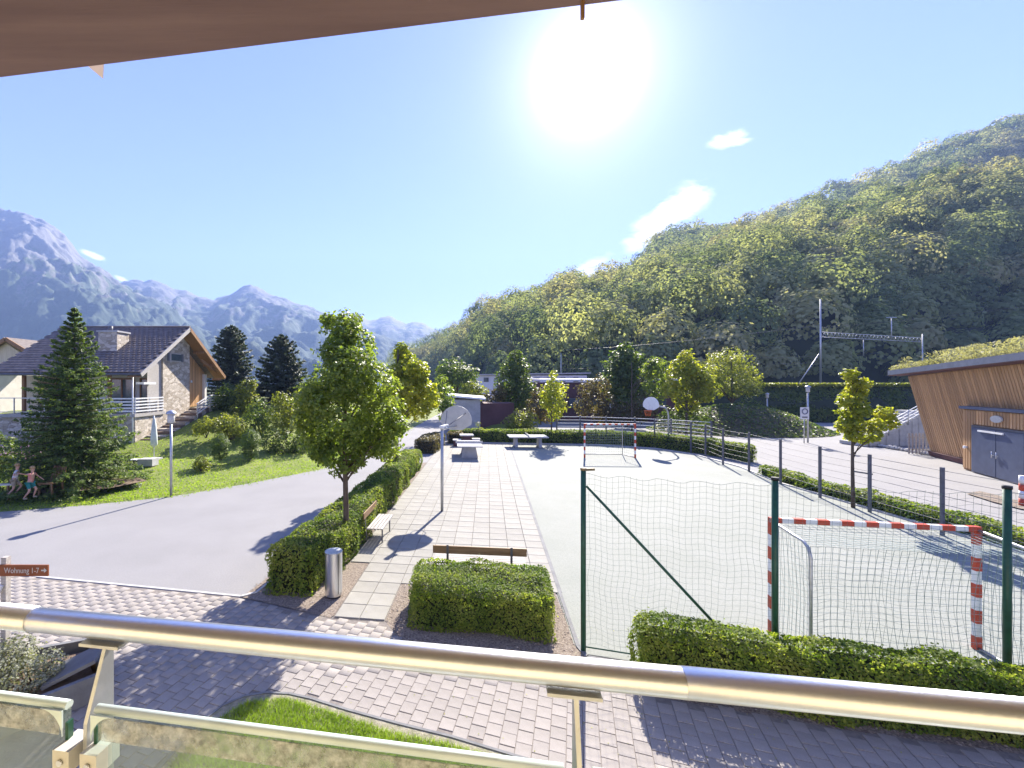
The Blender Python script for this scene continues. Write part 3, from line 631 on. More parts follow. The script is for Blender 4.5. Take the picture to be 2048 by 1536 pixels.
n = 9000; q_ = rng.random(n)**.5; a_ = rng.uniform(0, 6.28, n); V, Fq = quads(np.column_stack([29.5+8.4*q_*np.cos(a_), 41.5+5.9*q_*np.sin(a_), -.02+2.55*(1-q_*q_)**1.4+rng.random(n)*.12]), np.tile([0, -.3, .9], (n, 1)), .22, .6, .5)
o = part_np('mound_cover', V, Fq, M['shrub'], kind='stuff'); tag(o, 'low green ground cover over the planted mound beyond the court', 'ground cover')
mound('grass_mound', 6.6, 41, 4.2, 4.2, 1.0, M['lawn'])
def strip(name, cols, m, noise=0, rows=26, back=.15, f=.006, top=.0, pw=1.0):
    """hillside between a base line and a crest: cols = [(x pixel, base distance, base height, crest distance, crest height)]"""
    C = np.array(cols); px = np.arange(C[0, 0], C[-1, 0]+1, 4 if noise else 14)
    b = [np.interp(px, C[:, 0], C[:, k]) for k in range(1, 5)]; V = []
    ss = np.concatenate([np.linspace(0, 1, rows), [1.25, 1.8]])
    for s in ss:
        Y = b[0]+(b[2]-b[0])*s; k = np.minimum(s, 1)**pw; z = b[1]+(b[3]-b[1])*k
        if s > 1: z = b[3]*(1-(s-1)*1.1)
        X = (px-CX)/F*Y
        if noise:
            nn = fbm(X*f, Y*f*.7, 6, True)-.55; nf = fbm(X*f*5, Y*f*5, 4)-.5
            z = z+noise*(nn*math.sin(math.pi*min(s, 1)**.8)*1.0+nf*.16*(1 if 0 < s <= 1 else 0))
        V.append(np.column_stack([X, Y, z]))
    nr, nc = len(ss), len(px); idx = np.arange(nr*nc).reshape(nr, nc); Fq = np.stack([idx[:-1, :-1], idx[:-1, 1:], idx[1:, 1:], idx[1:, :-1]], -1).reshape(-1, 4)
    o = part_np(name, np.concatenate(V), Fq, m, smooth=True); return tag(o, kind='structure')
def crest(px, py, Y): return H+(CY-py)/F*Y
def mk(lst, D, base=.55): return [(x, D*base, -1, D, crest(x, y, D)) for x, y in lst]
m1 = [(-700, 300), (-400, 330), (-200, 380), (-60, 405), (0, 420), (35, 424), (62, 432), (90, 440), (112, 458), (130, 470), (150, 497), (172, 520), (200, 532), (215, 548), (232, 562), (262, 578), (300, 598), (340, 615), (372, 640), (430, 672), (520, 705), (640, 745)]
strip('mountain', mk(m1, 1300), M['rock'], 170, 120, f=.009)
m2 = [(60, 640), (160, 600), (215, 570), (245, 566), (262, 562), (300, 560), (322, 567), (345, 577), (372, 582), (400, 592), (428, 599), (452, 592), (474, 580), (486, 572), (500, 567), (515, 572), (540, 588), (562, 594), (590, 606), (620, 616), (650, 626), (690, 645), (760, 672), (860, 705), (940, 740)]
strip('mountain', mk(m2, 1800), M['rock'], 150, 80, f=.007)
m3 = [(560, 690), (640, 645), (690, 625), (712, 627), (724, 634), (738, 642), (752, 640), (764, 634), (784, 632), (795, 640), (812, 648), (824, 643), (845, 645), (862, 656), (888, 667), (940, 680), (1020, 700), (1200, 735)]
strip('mountain', mk(m3, 2500), M['rock'], 110, 60, f=.005)
fx = [790, 840, 870, 905, 935, 950, 965, 1000, 1050, 1100, 1150, 1200, 1250, 1290, 1330, 1380, 1440, 1500, 1560, 1640, 1732, 1811, 1900, 2048, 2400, 2900]
fy = [735, 716, 700, 690, 680, 655, 640, 628, 618, 602, 588, 578, 566, 556, 542, 528, 502, 482, 466, 452, 432, 398, 382, 370, 330, 300]
fb = [300, 280, 260, 235, 190, 150, 130, 112, 100, 92, 86, 83, 80, 80, 80, 80, 80, 80, 80, 82, 84, 86, 88, 92, 95, 95]
fc = [400, 390, 370, 330, 300, 280, 262, 250, 240, 235, 230, 226, 224, 222, 218, 214, 208, 204, 200, 196, 192, 188, 184, 178, 170, 170]
front = [(x, b, 2., c, crest(x, y+(0 if x < 1000 else 15), c)) for x, y, b, c in zip(fx, fy, fb, fc)]
strip('hill', front, M['hillside'], 0, 20, pw=.82)
rx = [1200, 1262, 1290, 1312, 1345, 1380, 1440, 1500, 1560, 1621, 1716, 1780, 1850, 1938, 2048, 2400, 2900]
ry = [610, 560, 520, 488, 474, 470, 470, 454, 434, 410, 372, 347, 318, 277, 236, 120, 60]
rear = [(x, 200, 30., 420, crest(x, y+14, 420)) for x, y in zip(rx, ry)]
strip('hill', rear, M['hillside'], 0, 20, pw=.9)
name_ = 'crowns'
def forest(cols, n, smin, r0, r1, leaves, size, seed, pw, tall=1.15):
    r = np.random.default_rng(seed); C = np.array(cols); PX, SS = [], []
    sp_ = (r0+r1)/2*n; x0_, x1_ = C[0, 0], 2250
    for k, sv in enumerate(np.arange(smin, 1.03, sp_*.8/150 if r0 < 5 else sp_*.8/260)):
        x = x0_+r.uniform(0, 60)
        while x < x1_:
            Yb, Yc = np.interp(x, C[:, 0], C[:, 1]), np.interp(x, C[:, 0], C[:, 3]); Y = Yb+(Yc-Yb)*sv; step = sp_/Y*F*r.uniform(.75, 1.3)
            PX.append(x+r.normal(0, step*.12)); SS.append(sv+r.normal(0, .012)); x += step
    px = np.array(PX); s = np.clip(np.array(SS), 0, 1.03); n = len(px); print(name_, n)
    b = [np.interp(px, C[:, 0], C[:, k]) for k in range(1, 5)]
    Y = b[0]+(b[2]-b[0])*s; z = b[1]+(b[3]-b[1])*np.minimum(s, 1)**pw; X = (px-CX)/F*Y
    rad = (r0+(r1-r0)*r.random(n)**1.5)*np.where(px < 950, 1.15, 1)
    d = r.normal(0, 1, (n, leaves, 3)); d /= np.linalg.norm(d, axis=2, keepdims=True); d[:, :, 2] = np.where(d[:, :, 2] < -.35, -d[:, :, 2], d[:, :, 2])
    ph = r.uniform(0, 6.28, (n, 1, 3)); fr = r.uniform(3.5, 6, (n, 1, 1))
    lump = .90+.16*(np.sin(d*fr+ph).prod(2))*1.5+.10*np.sin(d[:, :, 0]*11+ph[:, :, 0])*np.sin(d[:, :, 2]*9+ph[:, :, 1])
    R_ = rad[:, None, None]*(lump*r.uniform(.86, 1.04, (n, leaves)))[:, :, None]*np.array([1, 1, tall])
    c = np.stack([X, Y, z+rad*(.8+.5*r.random(n))], 1)[:, None]; pts = (c+d*R_).reshape(-1, 3)
    V, Fq = quads(pts, d.reshape(-1, 3)+np.array([0, 0, .12]), size, .8, .2, r); return V, Fq, np.repeat(r.random(n)**1.2, leaves)
Va, Fa, To = forest(front, 1.62, .0, 4.2, 8.6, 1050, .80, 11, .82)
o = part_np('forest', Va, Fa, M['forest'], kind='stuff'); o.data.attributes.new('tone', 'FLOAT', 'FACE').data.foreach_set('value', To.astype(np.float32)); tag(o, 'dense broadleaf forest covering the steep hill above the railway', 'forest')
Va, Fa, To = forest(rear, 1.6, .35, 5.5, 11, 420, 1.5, 12, .9)
o = part_np('forest', Va, Fa, M['forest'], kind='stuff'); o.data.attributes.new('tone', 'FLOAT', 'FACE').data.foreach_set('value', To.astype(np.float32)); tag(o, 'hazy forest on the higher ridge behind the first wooded hill', 'forest')

# haze: one closed box of even air round everything
mb = MB(); mb.box((-350, 1340, 450), (4700, 3290, 903)); hz = part('haze', mb, bpy.data.materials.new('haze_air'), kind='stuff')
hm = hz.data.materials[0]; hm.use_nodes = True; t = hm.node_tree; t.nodes.remove(t.nodes['Principled BSDF'])
pvn = N(t, 'ShaderNodeVolumePrincipled'); pvn.inputs['Density'].default_value = HAZE; pvn.inputs['Color'].default_value = (.36, .53, .97, 1); pvn.inputs['Anisotropy'].default_value = .1
L(t, pvn.outputs[0], t.nodes['Material Output'].inputs['Volume']); tag(hz, 'pale blue summer haze filling the valley air', 'haze')

# ================================================================== HEDGES
RL = lambda Y: -3.46+.125*Y
hedge('hedge', 'long clipped hedge between road and tiled patio with trees growing in it',
      [(-3.72, 9.15), (-2.62, 9.0), (-2.2, 10.4), (RL(17)-.12, 17), (RL(23)-.1, 23), (-1.75, 23.2), (-2.15, 20.2), (-2.85, 14.4)], -.02, .98, 1050, .062, seed=3)
hedge('hedge', 'block of clipped hedge behind the wooden bench back, gravel around it', [(-.52, 7.85), (2.12, 7.38), (2.32, 8.75), (1.9, 9.0), (-.38, 9.3)], -.02, .76, 2600, .042, seed=4)
hedge('hedge', 'clipped hedge along the foot of the green ball net, nearest the balcony', [(2.98, 6.28), (5.3, 5.62), (8, 5.05), (11, 4.3), (11.2, 4.85), (8.1, 5.62), (5.3, 6.28), (3.2, 6.92)], -.02, .86, 2600, .045, seed=5, bump=.09)
hedge('hedge', 'low ragged hedge between the sports court and the plaza on the right', [(15.75, 4.8), (16.75, 4.8), (16.75, 13), (16.6, 18), (16.9, 21), (16.1, 21.3), (15.75, 18)], -.02, .46, 520, .085, seed=6, bump=.12)
hedge('hedge', 'thin hedge behind the table tennis tables and the far goal', [(1.2, 33.2), (12.2, 31.9), (15.4, 30.2), (17.3, 27.5), (17.9, 24.4), (18.7, 24.6), (18.1, 27.9), (16, 31), (12.5, 32.7), (1.2, 34.0)], -.02, .98, 330, .10, 'hedge', seed=7)
hedge('hedge', 'short hedge block in a painted reddish flare tint beside the road, past the end of the long hedge', [(-1.35, 27.6), (.05, 27.5), (.75, 31.5), (-.6, 31.6)], -.02, .92, 420, .09, 'shrub_r', seed=8)  # reddish leaf colour on this and the next block paints in lens flare
hedge('hedge', 'small hedge piece in a painted flare tint beside the stone seats', [(.9, 32.0), (2.1, 31.9), (2.2, 33.1), (1.0, 33.2)], -.02, .9, 300, .09, 'shrub_r', seed=9)

# ================================================================== TREES
tree('maple_tree', 'large green maple growing out of the long hedge beside the road', (-2.35, 11.1, 0),
     pxblobs([(685, 655, 40), (712, 690, 46), (672, 705, 40), (700, 750, 62), (655, 775, 50), (745, 765, 52), (625, 800, 44), (765, 815, 44), (690, 825, 66), (640, 860, 46), (740, 862, 56), (690, 895, 58), (640, 895, 34), (770, 890, 36), (612, 840, 30), (792, 850, 26), (655, 640, 18), (712, 638, 16), (700, 925, 26), (650, 918, 20)], 11.1, 1.3, 8), 26000, .098, 'maple', .075)
tree('maple_tree', 'yellow green maple further along the long hedge, behind the large maple', (-1.77, 20, 0),
     pxblobs([(803, 700, 17), (812, 722, 24), (800, 748, 28), (835, 745, 26), (822, 775, 34), (852, 785, 28), (795, 790, 30), (840, 812, 28), (806, 822, 24), (868, 800, 16), (780, 775, 18), (785, 830, 14)], 20, 1.2, 5), 10000, .16, 'maple_y', .09)
tree('maple_tree', 'small slim young tree behind the near basketball board', (.62, 34, 0),
     pxblobs([(883, 762, 12), (876, 782, 18), (892, 786, 17), (880, 806, 17), (896, 812, 14), (868, 800, 12), (884, 830, 10)], 34, 1, 3), 1600, .22, 'maple', .07)
tree('maple_tree', 'young maple with yellow leaves between the table tennis table and the far goal', (9.0, 32.8, 0),
     pxblobs([(1108, 748, 9), (1105, 768, 14), (1118, 782, 17), (1095, 785, 16), (1108, 803, 21), (1122, 812, 14), (1092, 806, 13), (1108, 828, 13)], 32.6, 1, 3), 1900, .2, 'maple_y', .06)
tree('maple_tree', 'young maple with pale yellow leaves standing behind the ball fence on the right', (15.25, 15.5, 0),
     pxblobs([(1700, 750, 14), (1712, 768, 16), (1706, 790, 20), (1688, 800, 14), (1722, 782, 13), (1703, 822, 21), (1690, 850, 18), (1712, 848, 18), (1768, 830, 19), (1782, 845, 14), (1752, 850, 15), (1748, 872, 13), (1705, 870, 15), (1727, 878, 12)], 15.4, .8, 3), 5200, .12, 'maple_y', .055)
pc = thing('tree_support', 'grey support bar tied between the young maple and the fence post', 'support', (15.3, 15.2, .0)); mb = MB(); mb.bar((15.25, 15.5, 1.32), (15.42, 14.98, 1.32), .05, .05); part('bar', mb, M['post_grey'], pc)
tree('birch_tree', 'birch with thin pale trunk in front of the long flat building', (8.6, 45, 0),
     pxblobs([(1030, 716, 14), (1022, 738, 22), (1040, 745, 20), (1015, 765, 26), (1045, 775, 24), (1028, 795, 26), (1008, 800, 18), (1052, 802, 16)], 45, 2, 4), 5500, .3, 'shrub', .09, bark='birch')
tree('tree', 'broad pale green tree beyond the shed, left of the birch', (3, 56, 0),
     pxblobs([(905, 738, 24), (925, 752, 24), (890, 752, 20), (912, 772, 28), (880, 772, 16), (940, 770, 14)], 56, 3, 4), 3400, .36, 'shrub', .16)
tree('tree', 'dense grey green tree with pointed top behind the far goal', (20.3, 45, 0),
     pxblobs([(1252, 698, 14), (1245, 718, 24), (1262, 722, 22), (1235, 745, 28), (1268, 750, 28), (1250, 775, 34), (1222, 775, 20), (1285, 778, 18), (1250, 805, 28)], 45, 2.5, 5), 8000, .34, 'shrub', .15)
tree('maple_tree', 'bright green maple left of the round willow, behind the far basketball hoop', (21.6, 36.5, 0),
     pxblobs([(1372, 712, 12), (1366, 732, 20), (1385, 740, 20), (1358, 758, 24), (1395, 762, 24), (1375, 782, 28), (1342, 778, 18), (1408, 786, 18), (1375, 808, 22)], 36.5, 2, 4), 6000, .27, 'maple_y', .1)
tree('maple_tree', 'small yellowing tree between the grey green tree and the bright maple', (17.6, 38, 0),
     pxblobs([(1318, 728, 14), (1305, 742, 16), (1330, 750, 16), (1315, 765, 20), (1298, 772, 13), (1335, 778, 12), (1316, 792, 14)], 38, 1.5, 3), 2200, .24, 'maple', .08)
tree('willow_tree', 'round feathery willow crown above the planted mound', (31.4, 45, .5),
     pxblobs([(1463, 712, 18), (1445, 728, 24), (1482, 728, 24), (1463, 742, 30), (1430, 748, 20), (1498, 750, 20), (1510, 765, 14), (1420, 762, 14), (1465, 768, 28), (1440, 778, 16), (1490, 775, 16)], 45, 2.5, 5), 6800, .2, 'shrub_y', .14)
shrub('round_shrub', 'small round dark shrub on the right end of the planted mound', pxblobs([(1497, 812, 18), (1490, 820, 12), (1505, 820, 12)], 42, .6), 1500, .16, 'shrub')
conifer('spruce_tree', 'tall spruce standing on the lawn in front of the stone house', (-15.35, 18.1, .1), 7.6, 2.55, 34, 'spruce', .14, .06, per=150, seed=21, shape=.86)
conifer('pine_tree', 'dark conifer right of the stone house roof, the further left of two', (-20.1, 42, .5), 9.7, 2.8, 30, 'pine', .36, .12, per=80, seed=22, shape=.45, r0=.2)
conifer('pine_tree', 'dark broad conifer right of the stone house, nearer the large maple', (-13.9, 38.5, .3), 8.6, 3.4, 28, 'pine', .36, .08, per=95, seed=23, shape=.55, r0=.2)
# shrubs on the bank by the house
for nm, lb, bl_, n, sz, lm in (
    ('topiary_shrub', 'egg shaped clipped shrub on the lawn, the left of two', [(440, 886, 19), (439, 904, 16)], 5200, .06, 'spruce'),
    ('topiary_shrub', 'egg shaped clipped shrub on the lawn, the right of two', [(501, 878, 21), (501, 899, 18)], 5800, .06, 'spruce'),
    ('small_shrub', 'small loose yellow green shrub on the lawn left of the egg shaped ones', [(403, 924, 14), (412, 932, 10), (394, 932, 9)], 900, .085, 'shrub_y')):
    Yd = {440: 22.8, 501: 24.0, 403: 21.2}[bl_[0][0]]
    shrub(nm, lb, pxblobs(bl_, Yd, .1), n, sz, lm, inner=.88 if 'topiary' in nm else .7)
for nm, lb, bl_, Yd, n, sz, lm in (
    ('flowering_shrub', 'yellow green shrub at the top of the bank beside the stone steps', [(412, 850, 16), (398, 858, 14), (428, 852, 14)], 27, 1500, .13, 'shrub_y'),
    ('flowering_shrub', 'wide yellow green shrub right of the steps, above the egg shaped shrubs', [(450, 845, 18), (470, 850, 18), (452, 862, 16), (482, 862, 12)], 27.5, 2200, .13, 'shrub_y'),
    ('leafy_shrub', 'dark green shrub under the left conifer, next to the landing rail', [(455, 790, 22), (435, 805, 18), (470, 812, 20), (450, 822, 18)], 34, 2200, .2, 'shrub'),
    ('leafy_shrub', 'tall yellow green bush between the two dark conifers', [(490, 782, 20), (500, 802, 20), (484, 815, 18), (505, 770, 10)], 33, 2000, .18, 'shrub_y'),
    ('leafy_shrub', 'dark bush between the two conifers, behind the right egg shaped shrub', [(520, 825, 26), (505, 842, 20), (540, 838, 24), (525, 855, 20)], 29, 2600, .15, 'shrub'),
    ('leafy_shrub', 'bright yellow green bush directly left of the large maple crown', [(560, 800, 16), (575, 812, 22), (560, 832, 24), (585, 838, 20), (570, 856, 20)], 28, 2800, .15, 'shrub_y'),
    ('leafy_shrub', 'dark low bush in the shade below the large maple, by the lawn', [(545, 880, 22), (570, 888, 24), (598, 888, 20), (612, 870, 20)], 26.5, 2600, .13, 'shrub'),
    ('leafy_shrub', 'green bush behind the large maple trunk at the road bend', [(640, 850, 30), (665, 865, 24), (690, 855, 28), (620, 850, 26)], 30, 2600, .16, 'shrub'),
    ('leafy_shrub', 'low leafy bush between the large maple and the second maple', [(728, 840, 22), (752, 838, 18), (708, 842, 20)], 36, 1500, .2, 'shrub'),
    ('leafy_shrub', 'yellowish bush on the small mound left of the young maple', [(1040, 840, 20), (1060, 842, 18), (1022, 846, 16), (1050, 852, 16)], 37.5, 2200, .17, 'shrub_y'),
    ('leafy_shrub', 'dark bush between the shed and the birch', [(985, 800, 20), (1000, 820, 20), (975, 818, 18), (1000, 785, 14)], 44, 1900, .25, 'shrub_r'),
    ('leafy_shrub', 'pale bush growing above the shed roof', [(945, 780, 18), (962, 786, 16), (932, 788, 14)], 50, 1300, .28, 'shrub_y'),
    ('leafy_shrub', 'reddish bush right of the young maple', [(1080, 790, 16), (1072, 812, 20), (1090, 828, 18)], 40, 1600, .22, 'shrub_r'),
    ('leafy_shrub', 'tall reddish thicket behind the far goal crossbar', [(1175, 780, 20), (1200, 772, 20), (1188, 805, 24), (1215, 808, 20), (1165, 815, 18), (1205, 832, 18)], 41, 3000, .22, 'shrub_r'),
    ('leafy_shrub', 'dark thicket right behind the far goal', [(1250, 825, 22), (1280, 822, 22), (1225, 835, 16), (1300, 815, 16)], 40, 2200, .22, 'shrub_r'),
    ('leafy_shrub', 'dark bush under the bright maple', [(1345, 835, 20), (1372, 840, 22), (1395, 838, 18), (1328, 845, 14)], 37.5, 2000, .2, 'shrub')):
    shrub(nm, lb, pxblobs(bl_, Yd, .8), n, sz, lm)
for i in range(9):
    X = 24+i*5.2+rnd.uniform(-1, 1); Y = 55+rnd.uniform(-1, 2); r_ = rnd.uniform(1., 1.6)

# ================================================================== STONE HOUSE
hs = thing('stone_house', 'stone house with dark tiled gable roof, raised wooden deck and outside steps', 'house', (-22.5, 31, .2))
XV, XW = -18.0, -18.85                                              # verge and gable wall
def roofz(Y): return 8.62-abs(Y-31.2)*.665
def pX(x, X): return F*X/(x-CX)                                     # distance at which plane X shows at pixel column x
# roof slabs
for s_ in (-1, 1):
    mb = MB(); Ye = 31.2+s_*5.14; v = [(-27.4, Ye, roofz(Ye)), (XV, Ye, roofz(Ye)), (XV, 31.2, roofz(31.2)), (-27.4, 31.2, roofz(31.2))]
    mb.slab(v, .16, (0, 0, -1)); rf = part('roof', mb, M['rtilestuff'], hs)
    if s_ == -1: roof_f = rf
sl = Vector((0, 5.14, roofz(31.2)-roofz(26.06))); nsl = 20; tw = .34; th_ = sl.length/nsl; an = math.atan2(sl.z, sl.y)
tb = MB(); tb.add([(-tw/2+.006, 0, .05), (tw/2-.006, 0, .05), (tw/2-.006, th_*1.1, .015), (-tw/2+.006, th_*1.1, .015), (-tw/2+.006, 0, .015), (tw/2-.006, 0, .015), (0, 0, .066), (0, th_*1.1, .03)],
    [(0, 6, 7, 3), (6, 1, 2, 7), (4, 5, 1, 6, 0), (0, 3, 4), (1, 5, 2)])
tme = tb.mesh('roof_tile', M['rtile']); tl = []
for j in range(nsl):
    for i in range(27):
        x = XV-.17-.345*i-(.17 if j % 2 else 0); p = Vector((x, 26.02, roofz(26.06)))+sl*(j/nsl); tl.append((-(p.x)+abs(j-6)*.15, p))
tl.sort(key=lambda a: a[0])
for k, (_, p) in enumerate(tl[:300]): piece('roof_tile', tme, roof_f, p, rot=(an+rnd.gauss(0, .008), 0, rnd.gauss(0, .008)))
mb = MB()
for _, p in tl[300:]:
    q = p+sl.normalized()*th_*1.1; mb.add([(p.x-tw/2+.006, p.y, p.z+.055), (p.x+tw/2-.006, p.y, p.z+.055), (q.x+tw/2-.006, q.y, q.z+.03), (q.x-tw/2+.006, q.y, q.z+.03), (p.x-tw/2, p.y-.01, p.z), (p.x+tw/2, p.y-.01, p.z)], [(0, 1, 2, 3), (4, 5, 1, 0)])
part('roof_tile_field', mb, M['rtilestuff'], roof_f, kind='stuff')
mb = MB(); mb.tube([(-27.5, 31.2, 8.66), (XV+.02, 31.2, 8.66)], .11, 8); part('ridge_cap', mb, M['rtilestuff'], hs)
for s_ in (-1, 1):
    Ye = 31.2+s_*5.22
    mb = MB(); mb.bar((XV+.03, Ye, roofz(Ye)-.1), (XV+.03, 31.2, 8.52), .06, .26); part('bargeboard', mb, M['greywood'] if s_ < 0 else M['wood'], hs)
    mb = MB(); mb.tube([(-27.4, Ye, roofz(Ye)-.06), (XV, Ye, roofz(Ye)-.06)], .07, 8); part('gutter', mb, M['post_grey'], hs)
    mb = MB(); mb.slab([(XV-.03, Ye, roofz(Ye)-.18), (XW+.02, Ye, roofz(Ye)-.18), (XW+.02, 31.2, 8.42), (XV-.03, 31.2, 8.42)], .05, (0, 0, -1)); part('soffit', mb, M['wood'], hs)
for Y in (34.6, 33.2):
    mb = MB(); mb.bar((XW, Y, roofz(Y)-.35), (XV-.05, Y, roofz(Y)-.35), .12, .18); part('rafter', mb, M['wood'], hs)
mb = MB(); mb.bar((XV-.3, 33.3, 6.35), (XV-.3, 36.3, 5.2), .12, .16); mb.bar((XW, 36, 4.9), (XV-.1, 36, 4.9), .12, .16); part('brace', mb, M['wood'], hs)
# walls
def gpoly(Ya, Yb, z0):                                              # gable wall polygon under the roof between two distances
    pts = [(Ya, z0), (Yb, z0), (Yb, roofz(Yb)-.22)]
    if Ya < 31.2 < Yb: pts.append((31.2, 8.38))
    pts.append((Ya, roofz(Ya)-.22)); return pts
def wallX(pts, X, thick, m, name):
    mb = MB(); mb.slab([(X, y, z) for y, z in pts], thick, (-1, 0, 0)); return part(name, mb, m, hs)
wallX([(29.45, -.3), (32.65, -.3), (32.65, roofz(32.65)-.22), (31.2, 8.38), (29.45, roofz(29.45)-.22)], XW, .45, M['stone'], 'stone_wall')
wallX([(26.72, -.4), (29.45, -.4), (29.45, 2.62), (26.72, 2.62)], XW-.005, .4, M['stone'], 'stone_wall')
wallX(gpoly(32.65, 35.6, 0.), XW-.5, .2, M['plaster'], 'wall')
mb = MB()
mb.box((-23.2, 29.75, 4.7), (8.3, .3, 4.2)); part('wall', mb, M['plaster'], hs, 'pale plaster wall behind the deck')
mb = MB(); mb.box((-23.4, 35.4, 2.6), (8.6, .3, 5.4)); mb.box((-27.2, 32.5, 3.3), (.3, 5.6, 6.9)); part('wall', mb, M['plaster'], hs)
mb = MB(); mb.box((-23.2, 26.9, 1.05), (8.5, .3, 2.9)); part('basement_wall', mb, M['stone'], hs)
bd = MB(); bd.box((0, 0, 0), (.03, .185, 1)); bme = bd.mesh('board', M['wood_o'])
cl = MB(); cl.slab([(XW-.5, 32.7, 2.7), (XW-.5, 35.5, 2.7), (XW-.5, 35.5, 5.5), (XW-.5, 32.7, 7.3)], .02, (1, 0, 0)); cl = part('cladding', cl, M['wood'], hs)
for k in range(14):
    y = 32.8+.2*k; zt = roofz(y)-.3; piece('board', bme, cl, (XW-.46, y, (2.7+zt)/2), scale=(1, 1, zt-2.7))
cl = MB(); cl.slab([(XW-.1, 26.9+.0, 2.62), (XW-.1, 29.44, 2.62), (XW-.1, 29.44, roofz(29.4)-.25), (XW-.1, 28.0, roofz(28)-.25)][1:]+[(XW-.1, 28.0, 2.62)], .02, (-1, 0, 0)); part('side_cladding', cl, M['greywood'], hs)
# slot window in the stone wall
mb = MB(); mb.box((XW-.02, 30.75, 6.42), (.12, 2.0, .62)); wn = part('window', mb, M['greywood'], hs)
mb = MB(); mb.box((XW+.05, 30.95, 6.42), (.03, 1.2, .46)); part('pane', mb, M['glass_far'], wn)
for y in (29.95, 31.62): mb = MB(); mb.box((XW+.06, y, 6.42), (.05, .22, .56)); part('shutter', mb, M['post_grey'], wn)
# windows and timber behind the deck
def win(x0, x1, z0, z1, Y, fr='wood', nm='window', nmull=1):
    mb = MB(); w_ = .09
    mb.box(((x0+x1)/2, Y, z0+w_/2), (x1-x0, .12, w_)); mb.box(((x0+x1)/2, Y, z1-w_/2), (x1-x0, .12, w_))
    for k in range(nmull+2): x = x0+w_/2+(x1-x0-w_)*k/(nmull+1); mb.box((x, Y, (z0+z1)/2), (w_, .12, z1-z0-2*w_))
    wn = part(nm, mb, M[fr], hs); mb = MB(); mb.box(((x0+x1)/2, Y+.02, (z0+z1)/2), (x1-x0-w_*2, .02, z1-z0-2*w_)); part('pane', mb, M['glass_far'], wn); return wn
win(-22.6, -20.9, 2.75, 4.9, 29.54); win(-20.5, -19.4, 2.75, 4.9, 29.54); win(-26.3, -24.9, 2.75, 4.9, 29.54)
mb = MB(); mb.box((-26.75, 28.9, 3.85), (.8, 1.4, 2.4)); part('timber_panel', mb, M['facade'], hs)
for x in (-20.75, -26.2, -23.4): mb = MB(); mb.box((x, 27.1, 3.9), (.16, .16, 2.6)); part('deck_post', mb, M['wood'], hs)
mb = MB(); mb.tube([(-18.92, 26.6, 5.0), (-18.92, 26.6, .6)], .045, 8); part('downpipe', mb, M['white'], hs)
mb = MB(); mb.box((-18.75, 27.6, 4.55), (.5, 1.2, .14)); part('awning_box', mb, M['white'], hs)
mb = MB(); mb.box((-23.0, 28.05, 2.52), (8.5, 3.0, .2)); part('deck', mb, M['greywood'], hs)
for k in range(5):
    z = 2.78+.2*k; mb = MB(); mb.box((-20.3, 26.62, z), (3.0, .035, .085)); mb.box((XW+.08, 28.0, z), (.035, 2.75, .085)); part('deck_rail', mb, M['white'], hs)
for p in ((-18.8, 26.66), (-20.3, 26.66), (-21.7, 26.66), (XW+.05, 29.3), (XW+.05, 28)): mb = MB(); mb.box((p[0], p[1], 3.1), (.06, .06, 1.1)); part('deck_rail_post', mb, M['zinc'], hs)
mb = MB(); mb.box((-25.5, 26.58, 3.62), (5.8, .05, .05)); mb.box((-25.5, 26.58, 2.75), (5.8, .05, .05)); part('deck_rail', mb, M['zinc'], hs, 'grey deck railing with glass infill')
for k in range(7): mb = MB(); mb.box((-28.2+.95*k, 26.56, 3.15), (.05, .05, 1.0)); part('deck_rail_post', mb, M['zinc'], hs)
# chimney
mb = MB(); mb.prism([(-22.35, 28.2), (-21.1, 28.2), (-21.1, 29.3), (-22.35, 29.3)], 6.0, 7.95); ch = part('chimney', mb, M['stone'], hs)
mb = MB(); mb.box((-21.72, 28.75, 8.0), (1.4, 1.25, .1)); part('chimney_cap', mb, M['concrete'], ch); mb = MB(); mb.tube([(-21.95, 28.75, 8.05), (-21.95, 28.75, 8.4)], .14, 10); part('flue', mb, M['post_grey'], ch)
# outside steps and their rail
for k in range(15):
    f = k/14; y = 25.3+7.6*f; z = .30+2.35*f; mb = MB(); mb.box((-18.2, y, z/2-.1), (1.25, .6, z+.2)); part('step', mb, M['stone'] if k % 2 else M['soil'], hs)
mb = MB(); mb.box((-18.2, 34.1, 1.3), (1.3, 2.1, 2.75)); part('landing', mb, M['stone'], hs)
for k in range(5):
    z = 2.85+.19*k; mb = MB(); mb.bar((-17.5, 33.0, z), (-17.5, 35.4, z), .04, .10); mb.bar((-17.52, 33.0, z), (-17.5, 31.2, z-.58), .04, .07); part('stair_rail', mb, M['white'], hs)
for y, z in ((33., 2.6), (34.2, 2.6), (35.35, 2.6), (31.25, 2.05)): mb = MB(); mb.box((-17.46, y, z+.5), (.06, .06, 1.1)); part('stair_rail_post', mb, M['zinc'], hs)
mb = MB(); mb.tube([(XW-.3, 33.4, 4.6), (XW-.3, 33.4, 4.78)], .07, 8); part('wall_lamp', mb, M['white'], hs)
